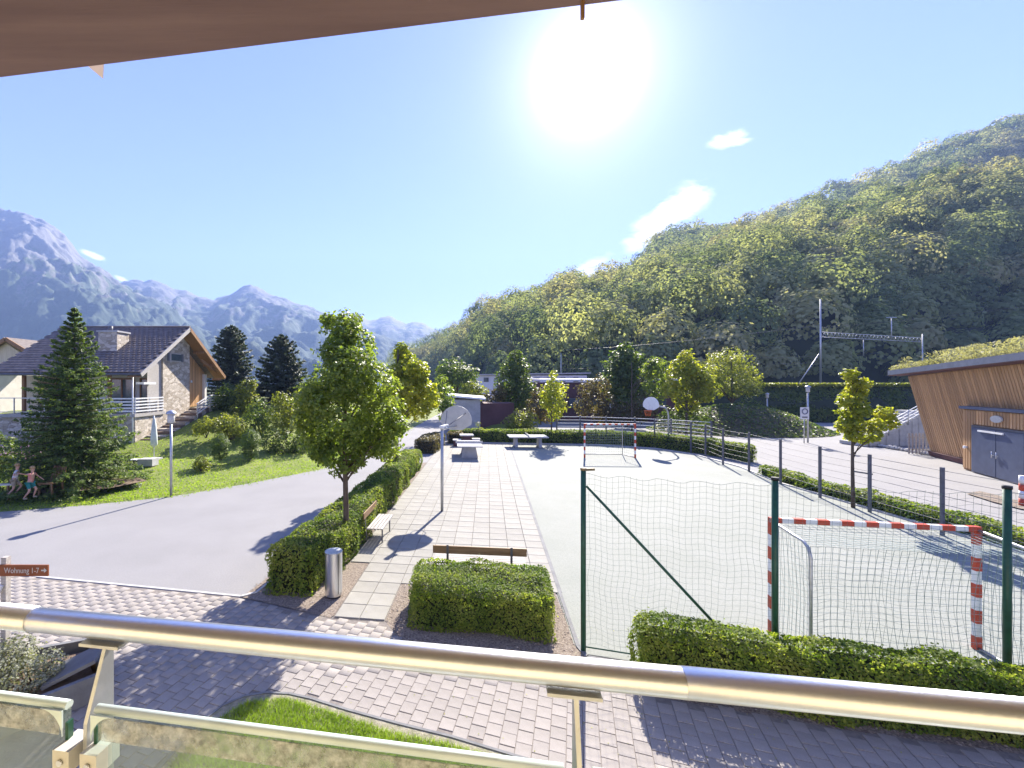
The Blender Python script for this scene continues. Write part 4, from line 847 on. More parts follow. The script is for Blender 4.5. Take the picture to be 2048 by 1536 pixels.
# second house at the left edge
h2 = thing('neighbour_house', 'corner of a second house with orange wooden gable at the left edge of the view', 'house', (-33, 33, .2))
mb = MB(); mb.box((-36.2, 34, 2.9), (5.2, 5, 6)); part('wall', mb, M['plaster'], h2)
for s_ in (-1, 1):
    ax = P(12, 678, 32.6); mb = MB(); e_ = Vector((ax.x+s_*1.9, ax.y, ax.z-1.15)) if s_ > 0 else Vector((ax.x-4, ax.y, ax.z-2.6))
    mb.slab([ax, e_, e_+Vector((0, 5, 0)), ax+Vector((0, 5, 0))], .14, (0, 0, 1)); part('roof', mb, M['rtilestuff'], h2)
    mb = MB(); mb.bar(ax+Vector((0, -.05, 0)), e_+Vector((0, -.05, 0)), .08, .28); part('bargeboard', mb, M['wood'], h2)
mb = MB(); q = P(12, 686, 32.9); mb.slab([q, q+Vector((1.5, 0, -1.0)), q+Vector((.3, 0, -1.6)), q+Vector((-2, 0, -1.6)), q+Vector((-2, 0, -1.2))], .1, (0, 1, 0)); part('gable_cladding', mb, M['facade'], h2)

# garden things near the house
pr_ = thing('parasol', 'closed pale green parasol standing on the lawn by the steps', 'parasol', (-15.6, 23.6, LZ(-15.6, 23.6)))
b0 = Vector((-15.6, 23.6, LZ(-15.6, 23.6))); mb = MB(); mb.tube([b0, b0+Vector((0, 0, 2.45))], .025, 8); part('pole', mb, M['white'], pr_)
mb = MB(); mb.lathe([(.05, .70), (.17, .85), (.16, 1.3), (.12, 1.8), (.07, 2.2), (.02, 2.42)], b0, 10); part('canopy', mb, M['cloth'], pr_)
mb = MB(); mb.box((b0.x, b0.y, b0.z+.05), (.6, .6, .08)); part('base', mb, M['concrete'], pr_)
bx = thing('garden_box', 'low white and grey garden box on the lawn below the parasol', 'box', tuple(G(275, 938, .2)))
b0 = Vector((-15.0, 21.7, LZ(-15, 21.7)+.02)); mb = MB(); mb.box(b0+Vector((.35, 0, .2)), (.75, .5, .36)); part('body', mb, M['concrete'], bx); mb = MB(); mb.box(b0+Vector((-.3, -.05, .17)), (.5, .45, .3)); part('basket', mb, M['black'], bx); mb = MB(); mb.box(b0+Vector((-.3, -.05, .32)), (.4, .35, .06)); part('lid', mb, M['white'], bx)
o = sheet('mulch', [(-16.9, 17.0), (-15, 16.4), (-13.2, 17.2), (-12.6, 18.6), (-14, 19.6), (-16.6, 19.2)], LZ(-15, 18)-.02, M['soil'])
gc = thing('garden_chair', 'brown wooden garden chair on the lawn under the spruce', 'chair', (-14.9, 16.5, .05)); c0 = Vector((-14.9, 16.5, LZ(-14.9, 16.5)-.05))
for dx, dy in ((-.25, -.25), (.25, -.25), (-.25, .25), (.25, .25)): mb = MB(); mb.bar(c0+Vector((dx, dy, 0)), c0+Vector((dx*.9, dy*.9, .42)), .05, .05); part('leg', mb, M['wood_plank'], gc)
mb = MB(); mb.box(c0+Vector((0, 0, .44)), (.56, .56, .06)); part('seat', mb, M['wood_plank'], gc)
for k in range(5): mb = MB(); mb.bar(c0+Vector((-.22+.11*k, .24, .46)), c0+Vector((-.22+.11*k, .42, 1.0)), .08, .025); part('back_slat', mb, M['wood_plank'], gc)
fb_ = thing('flower_bed', 'bed of purple flowers behind the spruce at the left edge', 'flower bed', (-20, 20.5, .2)); V, Fq = blob_leaves([(P(20, 912, 20.5), (1.1, .5, .35)), (P(50, 905, 20.5), (.8, .5, .4)), (P(-20, 905, 20.8), (1., .5, .5))], 1800, .09); part_np('blossoms', V, Fq, M['flower'], fb_)
V, Fq = blob_leaves([(P(10, 925, 20.4), (1.5, .6, .4)), (P(55, 920, 20.4), (1.1, .5, .4))], 2600, .1); part_np('foliage', V, Fq, M['shrub'], fb_)
shrub('leafy_shrub', 'dark green bush at the left edge of the view behind the playing children', pxblobs([(-10, 900, 40), (20, 930, 24), (-30, 930, 30)], 19.5, .6), 2600, .12, 'shrub')

# lamps
def lamp(name, label, p, h, r=.04, group='lamp posts round the court and plaza'):
    t = thing(name, label, 'street lamp', tuple(p), group); b = Vector(p)
    mb = MB(); mb.tube([b, b+Vector((0, 0, h-.5))], r, 10); part('post', mb, M['zinc'], t)
    mb = MB(); mb.lathe([(.10, h-.52), (.13, h-.5), (.13, h-.18), (.10, h-.16)], b, 12); part('lamp_glass', mb, M['acryl'], t)
    mb = MB(); mb.lathe([(.02, h), (.16, h-.07), (.19, h-.14), (.19, h-.17), (.02, h-.16)], b, 14); part('lamp_cap', mb, M['zinc'], t); return t
lamp('street_lamp', 'grey lamp post at the edge of the lawn, in front of the steps', (-10.65, 17.15, 0), 3.45, .05)
lamp('street_lamp', 'lamp post beside the no stopping sign on the plaza', (28.6, 32.6, 0), 4.4, .06)
lamp('street_lamp', 'small lamp post at the right end of the planted mound', (34, 43.5, 0), 3.6, .06)
sg = thing('road_sign', 'white square sign with a dark ring on a thin pole next to the lamp post', 'sign', (28.2, 32.2, 0)); b = Vector((28.05, 32.3, 0)); mb = MB(); mb.tube([b, b+Vector((0, 0, 2.6))], .035, 8); part('pole', mb, M['zinc'], sg)
mb = MB(); mb.box(b+Vector((0, -.05, 2.28)), (.66, .03, .9)); part('panel', mb, M['white'], sg)
mb = MB(); mb.tube([b+Vector((.2*math.cos(a), -.08, 2.42+.2*math.sin(a))) for a in np.linspace(0, 6.2832, 20)], .035, 5); part('ring', mb, M['bluegrey'], sg)
mb = MB(); mb.box(b+Vector((0, -.07, 1.98)), (.4, .01, .1)); part('text_plate', mb, M['post_grey'], sg)

# ================================================================== BUILDINGS BEYOND THE COURT
sh = thing('shed', 'small grey shed with pale sloping roof edge at the end of the patio', 'shed', (2.9, 40.5, 0))
mb = MB(); mb.prism([(1.3, 39.2), (4.15, 38.9), (4.6, 43.5), (1.6, 43.8)], -.05, 3.05); part('wall', mb, M['concrete'], sh)
mb = MB(); mb.slab([(1.0, 38.8, 3.35), (4.6, 38.5, 3.05), (5.0, 44, 3.1), (1.3, 44.2, 3.4)], .16, (0, 0, 1)); part('roof', mb, M['white'], sh)
mb = MB(); mb.prism([(4.2, 39.4), (7.4, 39.8), (7.4, 42.5), (4.6, 42.9)], -.05, 2.7); part('lean_to', mb, M['redwall'], sh)  # added dark red block standing for a lens flare patch beside the shed
lb_ = thing('long_building', 'long low dark red building with bright flat roof edge behind the trees', 'building', (15, 52, 0))
mb = MB(); mb.prism([(8.5, 52), (29, 50.6), (30, 58), (8.8, 60)], -.05, 4.7); part('wall', mb, M['redwall'], lb_)
mb = MB(); mb.slab([(12.8, 51.3, 4.86), (29.4, 50.1, 4.86), (30.4, 58.5, 5.0), (12.9, 60.3, 5.0)], .24, (0, 0, 1)); part('roof', mb, M['white'], lb_)
for k in range(7):
    x = 12.2+2.4*k; y = 51.9-(x-8.5)*.068-.14; mb = MB(); mb.box((x, y, 2.2), (1.7, .08, 1.2), R(-3.9)); w_ = part('window', mb, M['post_grey'], lb_); mb = MB(); mb.box((x, y-.05, 2.2), (1.5, .03, 1.0), R(-3.9)); part('pane', mb, M['glass_far'], w_)
mb = MB(); mb.box((21.5, 49.9, 1.7), (1.8, .5, 1.1), R(-4)); part('awning', mb, M['white'], lb_)
wb = thing('white_hall', 'long white hall with small dark windows showing above the dark red building', 'building', (18, 70, 0))
mb = MB(); mb.prism([(7.0, 70), (24.5, 68.5), (25, 80), (7.4, 82)], -.05, 5.9); part('wall', mb, M['white'], wb)
mb = MB(); mb.slab([(6.4, 69.4, 5.9), (24.9, 67.9, 6.15), (25.3, 80.5, 6.2), (6.8, 82.5, 5.9)], .2, (0, 0, 1)); part('roof', mb, M['concrete'], wb)
for k in range(8):
    x = 8.4+2.05*k; mb = MB(); mb.box((x, 70-(x-7)*.086-.06, 5.2), (.8, .1, .7), R(-4.9)); part('window', mb, M['glass_far'], wb)

# timber building with green roof on the right
gb = thing('timber_building', 'building with leaning larch board wall, dark metal roof edge and grass roof', 'building', (31, 26, 0))
A0 = Vector((31.1, 26.6, 0)); D_ = Vector((-.451, -.892, 0)); N_ = Vector((-.892, .451, 0)); Z_ = Vector((0, 0, 1))
def FP(t, n, z): return A0+D_*t+N_*n+Z_*z
zr = lambda t: 5.02+.045*max(t, 0)
mb = MB(); T1 = 16
mb.slab([FP(-.1, -.12, 0), FP(T1, -.12, 0), FP(T1, 1.05, zr(T1)), FP(-.1, 1.05, zr(0))], .3, -N_); cl = part('wall', mb, M['wood'], gb, 'leaning board wall')
mb = MB(); mb.slab([FP(-.1, -.1, 0), FP(-.1, 1.05, zr(0)), FP(-.1, -9, zr(0)), FP(-.1, -9, 0)], .25, D_); part('end_wall', mb, M['post_grey'], gb)
bd = MB(); bd.box((0, 0, .5), (.155, .05, 1)); bme = bd.mesh('board', M['wood_o'])
k = 0; t = .05
while t < 15:
    a, b = FP(t, .02 if t < 99 else 0, .28), FP(t, 1.04, zr(t)-.05); d = b-a
    zax = d.normalized(); xax = D_.copy(); yax = zax.cross(xax).normalized()
    o = piece('board', bme, cl, a, scale=(1, 1, d.length)); o.rotation_euler = Matrix((xax, yax, zax)).transposed().to_euler(); t += .205
mb = MB(); mb.slab([FP(-.1, -.05, 0), FP(5, -.05, 0), FP(5, .06, .3), FP(-.1, .06, .3)], .1, N_); part('plinth', mb, M['redwall'], gb)
# protruding bay with double door
ba, bb, bn = 5.04, 10.6, .91
mb = MB(); mb.slab([FP(ba, 0, 0), FP(bb, 0, 0), FP(bb, 0, 3.2), FP(ba, 0, 3.2)], bn, N_); bay = part('bay', mb, M['wood'], gb)
mb = MB(); mb.slab([FP(ba-.12, -.2, 3.2), FP(bb+.1, -.2, 3.2), FP(bb+.1, bn+.14, 3.2), FP(ba-.12, bn+.14, 3.2)], .14, Z_); part('bay_roof', mb, M['bluegrey'], bay)
t = ba+.1
while t < bb:
    z0 = 2.45 if 5.85 < t < 9.5 else .1
    o = piece('board', bme, bay, FP(t, bn+.02, z0), scale=(1, 1, 3.15-z0)); o.rotation_euler = (0, 0, rotz(D_)); t += .205
for k in range(4): n_ = .12+.2*k; o = piece('board', bme, bay, FP(ba-.02, n_, .1), scale=(1, 1, 3.05)); o.rotation_euler = (0, 0, rotz(N_))
mb = MB(); mb.slab([FP(5.82, bn+.03, 0), FP(9.5, bn+.03, 0), FP(9.5, bn+.03, 2.4), FP(5.82, bn+.03, 2.4)], .06, N_); part('door_frame', mb, M['post_grey'], gb)
for a_ in (5.95, 7.68):
    mb = MB(); mb.slab([FP(a_, bn+.09, .05), FP(a_+1.68, bn+.09, .05), FP(a_+1.68, bn+.09, 2.28), FP(a_, bn+.09, 2.28)], .05, N_); dr = part('door', mb, M['door'], gb)
    h_ = a_+1.55 if a_ < 7 else a_+.12; mb = MB(); mb.tube([FP(h_, bn+.2, .95), FP(h_, bn+.2, 1.25)], .02, 6); mb.bar(FP(h_, bn+.13, 1.05), FP(h_, bn+.21, 1.05), .02, .02); part('handle', mb, M['steel'], dr)
mb = MB(); mb.slab([FP(6.5, bn+.15, 2.12), FP(8.2, bn+.15, 2.12), FP(8.2, bn+.15, 2.2), FP(6.5, bn+.15, 2.2)], .05, N_); part('door_closer', mb, M['white'], gb)
mb = MB(); c = FP(7.6, bn+.06, 2.82); mb.slab([c+D_*(.38*math.cos(a))+Z_*(.17*math.sin(a)) for a in np.linspace(0, 6.2832, 25)[:-1]], .06, N_); part('wall_sign', mb, M['cream'], gb, 'plain pale oval plate above the door')
mb = MB(); mb.tube([FP(5.4, bn+.05, 1.2), FP(5.4, bn+.18, 1.2)], .07, 10); part('wall_lamp', mb, M['white'], gb)
# roof: fascia and planted slab
E0, E1 = FP(-1.2, 1.6, 5.05), FP(17, 1.6, 5.75)
mb = MB(); mb.slab([E0, E1, E1+Z_*.38, E0+Z_*.34], .1, -N_); mb.slab([E0, E0-N_*9, E0-N_*9+Z_*2.0, E0+Z_*.34], .1, D_); part('fascia', mb, M['bluegrey'], gb)
mb = MB(); mb.slab([E0, E1, FP(17, 1.0, 5.7), FP(-1.2, 1.0, 5.02)], .04, Z_); part('soffit', mb, M['redwall'], gb)
r0_, r1_ = E0+Z_*.3-N_*.1, E1+Z_*.34-N_*.1; mb = MB(); mb.slab([r0_, r1_, r1_-N_*9+Z_*2.4, r0_-N_*9+Z_*1.9], .1, -Z_); part('roof', mb, M['soil'], gb)
n = 26000; a = rng.random(n)*14; q = rng.random(n)**1.4*8.8; base = np.array([list(r0_)])+a[:, None]*np.array([list((r1_-r0_).normalized())])+q[:, None]*np.array([list(-N_)])
base[:, 2] += q*.21+rng.random(n)**2*.32*(1+1.4*(vnoise(a*1.3, q*1.3) > .62))
M['roofgrass'] = leafmat('roof_grass', [(.18, .175, .10), (.30, .28, .18), (.44, .42, .31)], .3, .6, .8)
V, Fq = quads(base, np.tile([-.5, -.6, .2], (n, 1)), .17, .3, .5); part_np('roof_grass', V, Fq, M['roofgrass'], gb, kind='stuff')
# ramp steps with rails beside the timber building
st = thing('outdoor_stairs', 'concrete steps with pale tube rails climbing behind the timber building', 'stairs', (33, 31, 0))
s0, s1 = G(1722, 892), P(1850, 822, 31.5); s0.z = 0
for k in range(10):
    f = k/10; p = s0.lerp(s1, f+.05); z = s1.z*(f+.1); mb = MB(); mb.box((p.x, p.y+.6, z/2), (.62, 1.8, z), rotz(s1-s0)); part('step', mb, M['concrete'], st)
for k in range(4):
    off = Vector((0, -.35, .25+.22*k)); mb = MB(); mb.tube([s0.lerp(s1, .12*k*.6)+off, s1+off], .03, 6); part('rail', mb, M['white'], st)
for f in (.05, .35, .65, .97): p = s0.lerp(s1, f); mb = MB(); mb.tube([p+Vector((0, -.35, -.1)), p+Vector((0, -.35, 1.0))], .03, 6); part('rail_post', mb, M['zinc'], st)
pf = thing('pallet_fence', 'pale wooden picket panel leaning at the foot of the timber building', 'fence', (30.6, 27.6, 0))
for k in range(7):
    p = P(1818+7*k, 908+k*.7, 27.4); mb = MB(); mb.bar((p.x, p.y, .0), (p.x+.05, p.y+.05, 1.32), .10, .03); part('picket', mb, M['greywood'], pf)
for z in (.25, 1.05): a, b = P(1816, 900, 27.45), P(1862, 900, 27.45); mb = MB(); mb.bar((a.x, a.y+.05, z), (b.x, b.y+.05, z), .03, .09); part('cross_rail', mb, M['greywood'], pf)
mb = MB(); V_ = []
rb = thing('stone_edging', 'row of rough stones along the foot of the steps', 'stones', (30, 28.5, 0))
for k in range(16):
    p = G(1735+9*k, 889+1.5*k); mb = MB(); r_ = rnd.uniform(.13, .24); mb.lathe([(.02, 0), (r_, .03), (r_*.9, r_*.7), (.04, r_)], p, 7); part('stone', mb, M['concrete'], rb)
ki = sheet('kerb_island', [tuple(G(x, y))[:2] for x, y in ((1932, 987), (1960, 983), (1990, 990), (2048, 1005), (2120, 1022), (2120, 1030), (2040, 1018), (1985, 1004))], .02, M['gravel'])
mp_ = thing('marker_post', 'red and white marker post at the right edge beyond the net', 'post', tuple(G(2044, 1012))); b = G(2046, 1012)
for k in range(4): mb = MB(); mb.tube([b+Vector((0, 0, .28*k)), b+Vector((0, 0, .28*k+.28))], .1, 10); part('band', mb, M['red'] if k % 2 == 0 else M['white'], mp_)

# ================================================================== COURT FURNITURE
# ball fence: posts with seven tube rails between them; a spans list
FPN = [(15.1, 8.3), (15.1, 10.5), (15.1, 12.65), (15.3, 14.96), (15.28, 16.87), (15.56, 19.14), (16.15, 21.86), (16.1, 23.76), (16.8, 26.4), (16.8, 27.9), (15.6, 30.2)]
bf = thing('ball_fence', 'steel fence of grey posts and seven tube rails along the right side of the court', 'fence', (15.3, 15, 0))
for x, y in FPN: mb = MB(); mb.box((x, y, 1.0), (.075, .075, 2.04)); part('post', mb, M['post_grey'], bf)
for (a, b) in zip(FPN, FPN[1:]):
    for k in range(7): z = .42+.25*k; mb = MB(); mb.tube([(a[0], a[1], z), (b[0], b[1], z)], .008, 5, cap=False); part('rail', mb, M['post_grey'], bf)
b2 = thing('ball_fence', 'steel tube rail fence behind the far goal and hedge', 'fence', (12.5, 33.4, 0))
F2 = [(9.6, 33.5), (11.4, 33.4), (13.2, 32.8), (15.0, 31.9), (17, 30.6), (18.6, 28.6)]
for x, y in F2: mb = MB(); mb.box((x, y, 1.0), (.09, .09, 2.04)); part('post', mb, M['post_grey'], b2)
for (a, b) in zip(F2, F2[1:]):
    for k in range(7): z = .42+.25*k; mb = MB(); mb.tube([(a[0], a[1], z), (b[0], b[1], z)], .02, 5, cap=False); part('rail', mb, M['white'], b2)  # all-white rails stand for sun highlights on plain steel tubes
# basketball stands
def fan(c, ux, uz, r, n=18):                                        # fan shaped board outline, flat below
    pts = [c+ux*(r*1.05*math.cos(a))+uz*(r*1.0*math.sin(a)) for a in np.linspace(-.25, math.pi+.25, n)]
    return pts+[c+ux*(-r*.42)-uz*r*.62, c+ux*(r*.42)-uz*r*.62]
bk = thing('basketball_stand', 'basketball stand with fan shaped board seen from behind, nearest the benches', 'basketball stand', (.25, 15.06, 0), 'basketball stands')
b0 = Vector((.25, 15.06, 0)); mb = MB(); mb.tube([b0, b0+Vector((0, 0, 3.0))], .052, 12); part('pole', mb, M['zinc'], bk)
mb = MB(); mb.tube([b0+Vector((0, 0, 2.9)), b0+Vector((0, 0, 3.02))], .075, 12); mb.bar(b0+Vector((-.05, -.05, 2.98)), b0+Vector((.2, .3, 3.02)), .12, .06); part('pole_cap', mb, M['white'], bk)
bc = Vector((.82, 16.45, 3.08)); ux, uz = Vector((.97, -.24, 0)), Vector((0, 0, 1)); bnv = Vector((.24, .97, 0))
mb = MB(); mb.slab(fan(bc, ux, uz, .58), .03, bnv); bbd = part('backboard', mb, M['acryl'], bk)
mb = MB(); mb.tube([b0+Vector((0, 0, 2.9)), bc-bnv*.06-uz*.2], .035, 6); part('arm', mb, M['zinc'], bk)
for tgt in (bc+ux*.38+uz*.3, bc-ux*.36+uz*.36): mb = MB(); mb.tube([b0+Vector((.12, .3, 2.92)), tgt-bnv*.03], .014, 5); part('strut', mb, M['post_grey'], bk)
mb = MB(); mb.tube([bc+bnv*(.28)-uz*.25+ux*(.225*math.cos(a))+bnv*(.225*math.sin(a)) for a in np.linspace(0, 6.2832, 22)], .012, 6); part('hoop', mb, M['orange'], bk)
bk2 = thing('basketball_stand', 'far basketball stand with gooseneck pole, white board and orange hoop', 'basketball stand', (16.2, 29.5, 0), 'basketball stands')
b0 = Vector((16.2, 29.5, 0)); bc = P(1302, 810, 29.0); mb = MB(); mb.tube([b0, b0+Vector((0, 0, 2.3)), b0+Vector((-.06, 0, 2.6)), b0+Vector((-.28, -.1, 2.85)), bc+Vector((.35, .1, -.02)), bc+Vector((.03, .03, 0))], .055, 10); part('pole', mb, M['zinc'], bk2)
ux, bnv = Vector((.52, .0, 0))+Vector((0, -.85, 0)), Vector((-.85, -.52, 0)); mb = MB(); mb.slab(fan(bc, ux, uz, .55), .03, bnv); part('backboard', mb, M['white'], bk2)
mb = MB(); mb.tube([bc+bnv*.35-uz*.38+ux*(.23*math.cos(a))+bnv*(.23*math.sin(a)) for a in np.linspace(0, 6.2832, 20)], .025, 6); part('hoop', mb, M['orange'], bk2)
mb = MB()
for k in range(10):
    a, a2 = 6.2832*k/10, 6.2832*(k+.5)/10; mb.tube([bc+bnv*(.35+.23*math.sin(a))-uz*.38+ux*(.23*math.cos(a)), bc+bnv*(.35+.14*math.sin(a2))-uz*.75+ux*(.14*math.cos(a2))], .012, 3)
part('hoop_net', mb, M['orange'], bk2)
# goals
def net_grid(mb, a, b, c, d, nu, nv, r, sag=0, dirn=Vector((0, 0, -1))):   # cords over the quad a-b-c-d
    def pt(u, v): p = a.lerp(b, u).lerp(d.lerp(c, u), v); return p+dirn*(sag*math.sin(math.pi*u)*math.sin(math.pi*v))
    for i in range(nu+1): mb.tube([pt(i/nu, j/6) for j in range(7)], r, 3, cap=False, smooth=False)
    for j in range(nv+1): mb.tube([pt(i/8, j/nv) for i in range(9)], r, 3, cap=False, smooth=False)
def goal(name, label, a, b, back, zb, mcord, cr, nu, shrink=0.):
    """a, b = feet of the two front posts; back = vector to the rear frame"""
    a, b, back = Vector(a), Vector(b), Vector(back); t = thing(name, label, 'goal', tuple((a+b)/2), 'handball goals'); ud = (b-a).normalized(); w_ = .08; h_ = 2.04
    Lh = (b-a).length
    def striped(p, q, n0, nm):
        fr = MB(); fr.bar(p, q, w_, w_, up=(ud if abs((q-p).normalized().z) > .5 else (0, 0, 1))); pr = part(nm, fr, M['white'], t)
        n = n0
        for k in range(0, n, 2):
            mb = MB(); s0_, s1_ = p.lerp(q, k/n), p.lerp(q, (k+1)/n); mb.bar(s0_, s1_, w_+.006, w_+.006, up=(ud if abs((q-p).normalized().z) > .5 else (0, 0, 1)))
            part('red_band', mb, M['red'], pr)
    striped(a, a+Vector((0, 0, 2.0)), 9, 'goal_post'); striped(b, b+Vector((0, 0, 2.0)), 9, 'goal_post'); striped(a-ud*.04+Vector((0, 0, h_)), b+ud*.04+Vector((0, 0, h_)), 17, 'crossbar')
    ra, rb2 = a+back+ud*shrink, b+back-ud*shrink
    for p, q in ((a, ra), (b, rb2)):
        m_ = p.lerp(q, .84); mb = MB(); mb.tube([p+Vector((0, 0, 2.02)), m_+Vector((0, 0, zb+.02)), q.lerp(p, .05)+Vector((0, 0, zb-.05)), q+Vector((0, 0, zb-.18)), q+Vector((0, 0, .9)), q+Vector((0, 0, .02))], .026, 8); part('rear_frame', mb, M['zinc'], t)
        mb = MB(); mb.tube([p+Vector((0, 0, .025)), q+Vector((0, 0, .025))], .024, 6); part('ground_bar', mb, M['zinc'], t)
    mb = MB(); mb.tube([ra+Vector((0, 0, .025)), rb2+Vector((0, 0, .025))], .024, 6); part('ground_bar', mb, M['zinc'], t)
    mb = MB(); Z = Vector((0, 0, 1)); g0 = .03
    net_grid(mb, a+Z*1.98, b+Z*1.98, rb2+Z*zb, ra+Z*zb, nu, max(4, nu//3), cr, .05)
    net_grid(mb, ra+Z*zb, rb2+Z*zb, rb2+Z*g0, ra+Z*g0, nu, int(nu*.62), cr, .16, back.normalized()*-1)
    for p, q in ((a, ra), (b, rb2)): net_grid(mb, p+Z*1.95, q+Z*zb, q+Z*g0, p+Z*g0, max(4, nu//3), int(nu*.62), cr, .05, ud)
    part('net', mb, M[mcord], t); return t
nb = Vector((9.2, 7.22, 0)); na = Vector((6.1, 7.70, 0)); bk_ = Vector((-.153, -.988, 0))*.98
goal('handball_goal', 'near handball goal with red and white posts, seen through the green net', na, nb, bk_, 1.93, 'goalcord', .0032, 30)
goal('handball_goal', 'far handball goal with red and white posts at the hedge', (9.15, 26, 0), (12.2, 25.9, 0), (.1, 1.2, 0), 1.9, 'goalcord', .005, 20, .35)
# green ball net with three posts
bn_ = thing('ball_net', 'green posts with dark ball net behind the near goal', 'net', (5.2, 6.5, 0)); Z = Vector((0, 0, 1))
P4 = P3+(P3-P2)*1.02; P5 = P4+(P3-P2)
for i, p in enumerate((P1, P2, P3, P4)):
    mb = MB(); mb.tube([p, p+Z*3.07], .043, 14); po = part('post', mb, M['green'], bn_)
    mb = MB(); mb.tube([p+Z*3.04, p+Z*3.085], .05, 14); part('post_cap', mb, M['black'] if i else M['brass'], po)
mb = MB(); mb.bar(P1+Z*3.05, P1+Z*3.05+Vector((.2, .03, 0)), .03, .04); part('net_arm', mb, M['brass'], bn_)
mb = MB(); d = (P2-P1).normalized(); mb.tube([P1+d*.05+Z*2.78, P1+d*2.62+Z*.02], .024, 10); part('brace', mb, M['green'], bn_)
mb = MB(); mb.tube([P1+d*.0+Z*.06, P2+Z*.06, P3+Z*.06, P4+Z*.06], .012, 5); part('ground_cable', mb, M['green'], bn_)
nu = 30; r = .0017; span = [(P1, P2), (P2, P3), (P3, P4)]; mb = MB(); back = Vector((.2, .98, 0))
def npt(si, u, z):
    a, b = span[si]; p = a.lerp(b, u); U = si+u; f = 1-z/3.0
    sw = .05*math.sin(U*9+z*2.)*f+.035*math.sin(U*23+3*z)*f+.10*math.sin(math.pi*u)*f*(1-f)*2
    wz = .035*math.sin(U*14+z)*f+.02*math.sin(U*31)-.03*math.sin(math.pi*u)
    wx = .03*math.sin(z*4.3+U*2.1)*f+.02*math.sin(z*9+U*7)*f
    return p+back*sw+Z*(z+wz)+d*wx
for si in range(3):
    for i in range(nu): mb.tube([npt(si, i/nu, z) for z in np.linspace(.06, 2.98, 16)], r, 3, cap=False, smooth=False)
    for j in range(33):
        z = .06+2.92*j/32; mb.tube([npt(si, u, z)+(Z*(-.05*abs(math.sin(u*math.pi*5)))+Z*.02 if j == 32 else Z*0) for u in np.linspace(0, 1, 28)], r if j < 32 else .003, 3, cap=False, smooth=False)
part('net', mb, M['netcord'], bn_)

# table tennis tables
def ttable(name, label, c, ang, group='table tennis tables'):
    t = thing(name, label, 'table', (0, 0, 0), group)
    mb = MB(); mb.box((0, 0, .735), (2.74, 1.52, .07)); part('table_top', mb, M['concrete'], t)
    for s_ in (-1, 1):
        mb = MB(); mb.add([(s_*.85-.1, -.5, 0), (s_*.85+.1, -.5, 0), (s_*.85+.1, .5, 0), (s_*.85-.1, .5, 0), (s_*.85-.1, -.36, .7), (s_*.85+.1, -.36, .7), (s_*.85+.1, .36, .7), (s_*.85-.1, .36, .7)], [(3, 2, 1, 0), (4, 5, 6, 7), (0, 1, 5, 4), (1, 2, 6, 5), (2, 3, 7, 6), (3, 0, 4, 7)]); part('leg', mb, M['concrete'], t)
    mb = MB(); mb.bar((0, -.85, .84), (0, .85, .84), .01, .14); part('net_plate', mb, M['zinc'], t)
    t.location = (c[0], c[1], 0); t.rotation_euler = (0, 0, ang); return t
ttable('tennis_table', 'concrete table tennis table standing end on, at the end of the tiled patio', (2.15, 26.8), rotz(VS)+R(5))
ttable('tennis_table', 'concrete table tennis table seen from its long side, beside the slim young tree', (6.65, 30.6), R(-2))
cs = thing('stone_table', 'low pale stone table between the stone seats by the hedge', 'table', (2.6, 31.4, 0)); c = P(933, 868, 31.4)
mb = MB(); mb.box((c.x, c.y, .74), (1.0, .8, .08)); part('table_top', mb, M['plaster'], cs); mb = MB(); mb.box((c.x, c.y, .35), (.6, .5, .7)); part('base', mb, M['redwall'], cs)
for i, (px, py, lab) in enumerate(((909, 866, 'pale stone seat with raised back, left of the stone table'), (914, 882, 'stone seat with pale top in front of the stone table'), (952, 880, 'small stone seat right of the stone table'))):
    c = G(px, py+10); q = thing('stone_stool', lab, 'stool', tuple(c), 'stone seats'); mb = MB(); mb.box(c+Vector((0, 0, .21)), (.5, .5, .42)); part('base', mb, M['redwall'], q); mb = MB(); mb.box(c+Vector((0, 0, .45)), (.58, .58, .07)); part('seat', mb, M['plaster'], q)
    if i == 0: mb = MB(); mb.box(c+Vector((-.24, 0, .75)), (.08, .56, .6)); part('backrest', mb, M['plaster'], q)
tree('sapling', 'thin leafless sapling with a few shoots next to the stone seats', G(958, 884), pxblobs([(955, 848, 5), (962, 856, 5)], 32.5, .2), 60, .1, 'shrub_y', .03)

# benches
def bench(name, label, L_, loc, ang, group='wooden benches'):
    t = thing(name, label, 'bench', (0, 0, 0), group)            # local x = length, -y = back
    for k in range(5): mb = MB(); mb.box((0, -.17+.095*k, .44), (L_, .075, .035)); part('seat_slat', mb, M['greywood'], t)
    mb = MB(); mb.box((0, -.30, .78), (L_, .035, .17), 0); part('backrest', mb, M['wood_plank'], t)
    for s_ in (-1, 1):
        x = s_*L_*.34; mb = MB(); mb.bar((x, -.27, 0), (x, -.345, .9), .05, .02); mb.bar((x, -.25, .41), (x, .22, .41), .05, .03); mb.bar((x, .18, 0), (x, .18, .41), .05, .03); part('leg', mb, M['post_grey'], t)
    t.location = loc; t.rotation_euler = (0, 0, ang); return t
bench('bench', 'slatted bench by the long hedge, facing the court', 1.35, (-1.62, 12.55, 0), rotz(VS)-math.pi+R(0), 'wooden benches')
bench('bench', 'bench behind the clipped hedge block, only its brown back board showing', 2.08, (1.02, 9.78, 0), rotz(US)+R(1), 'wooden benches')
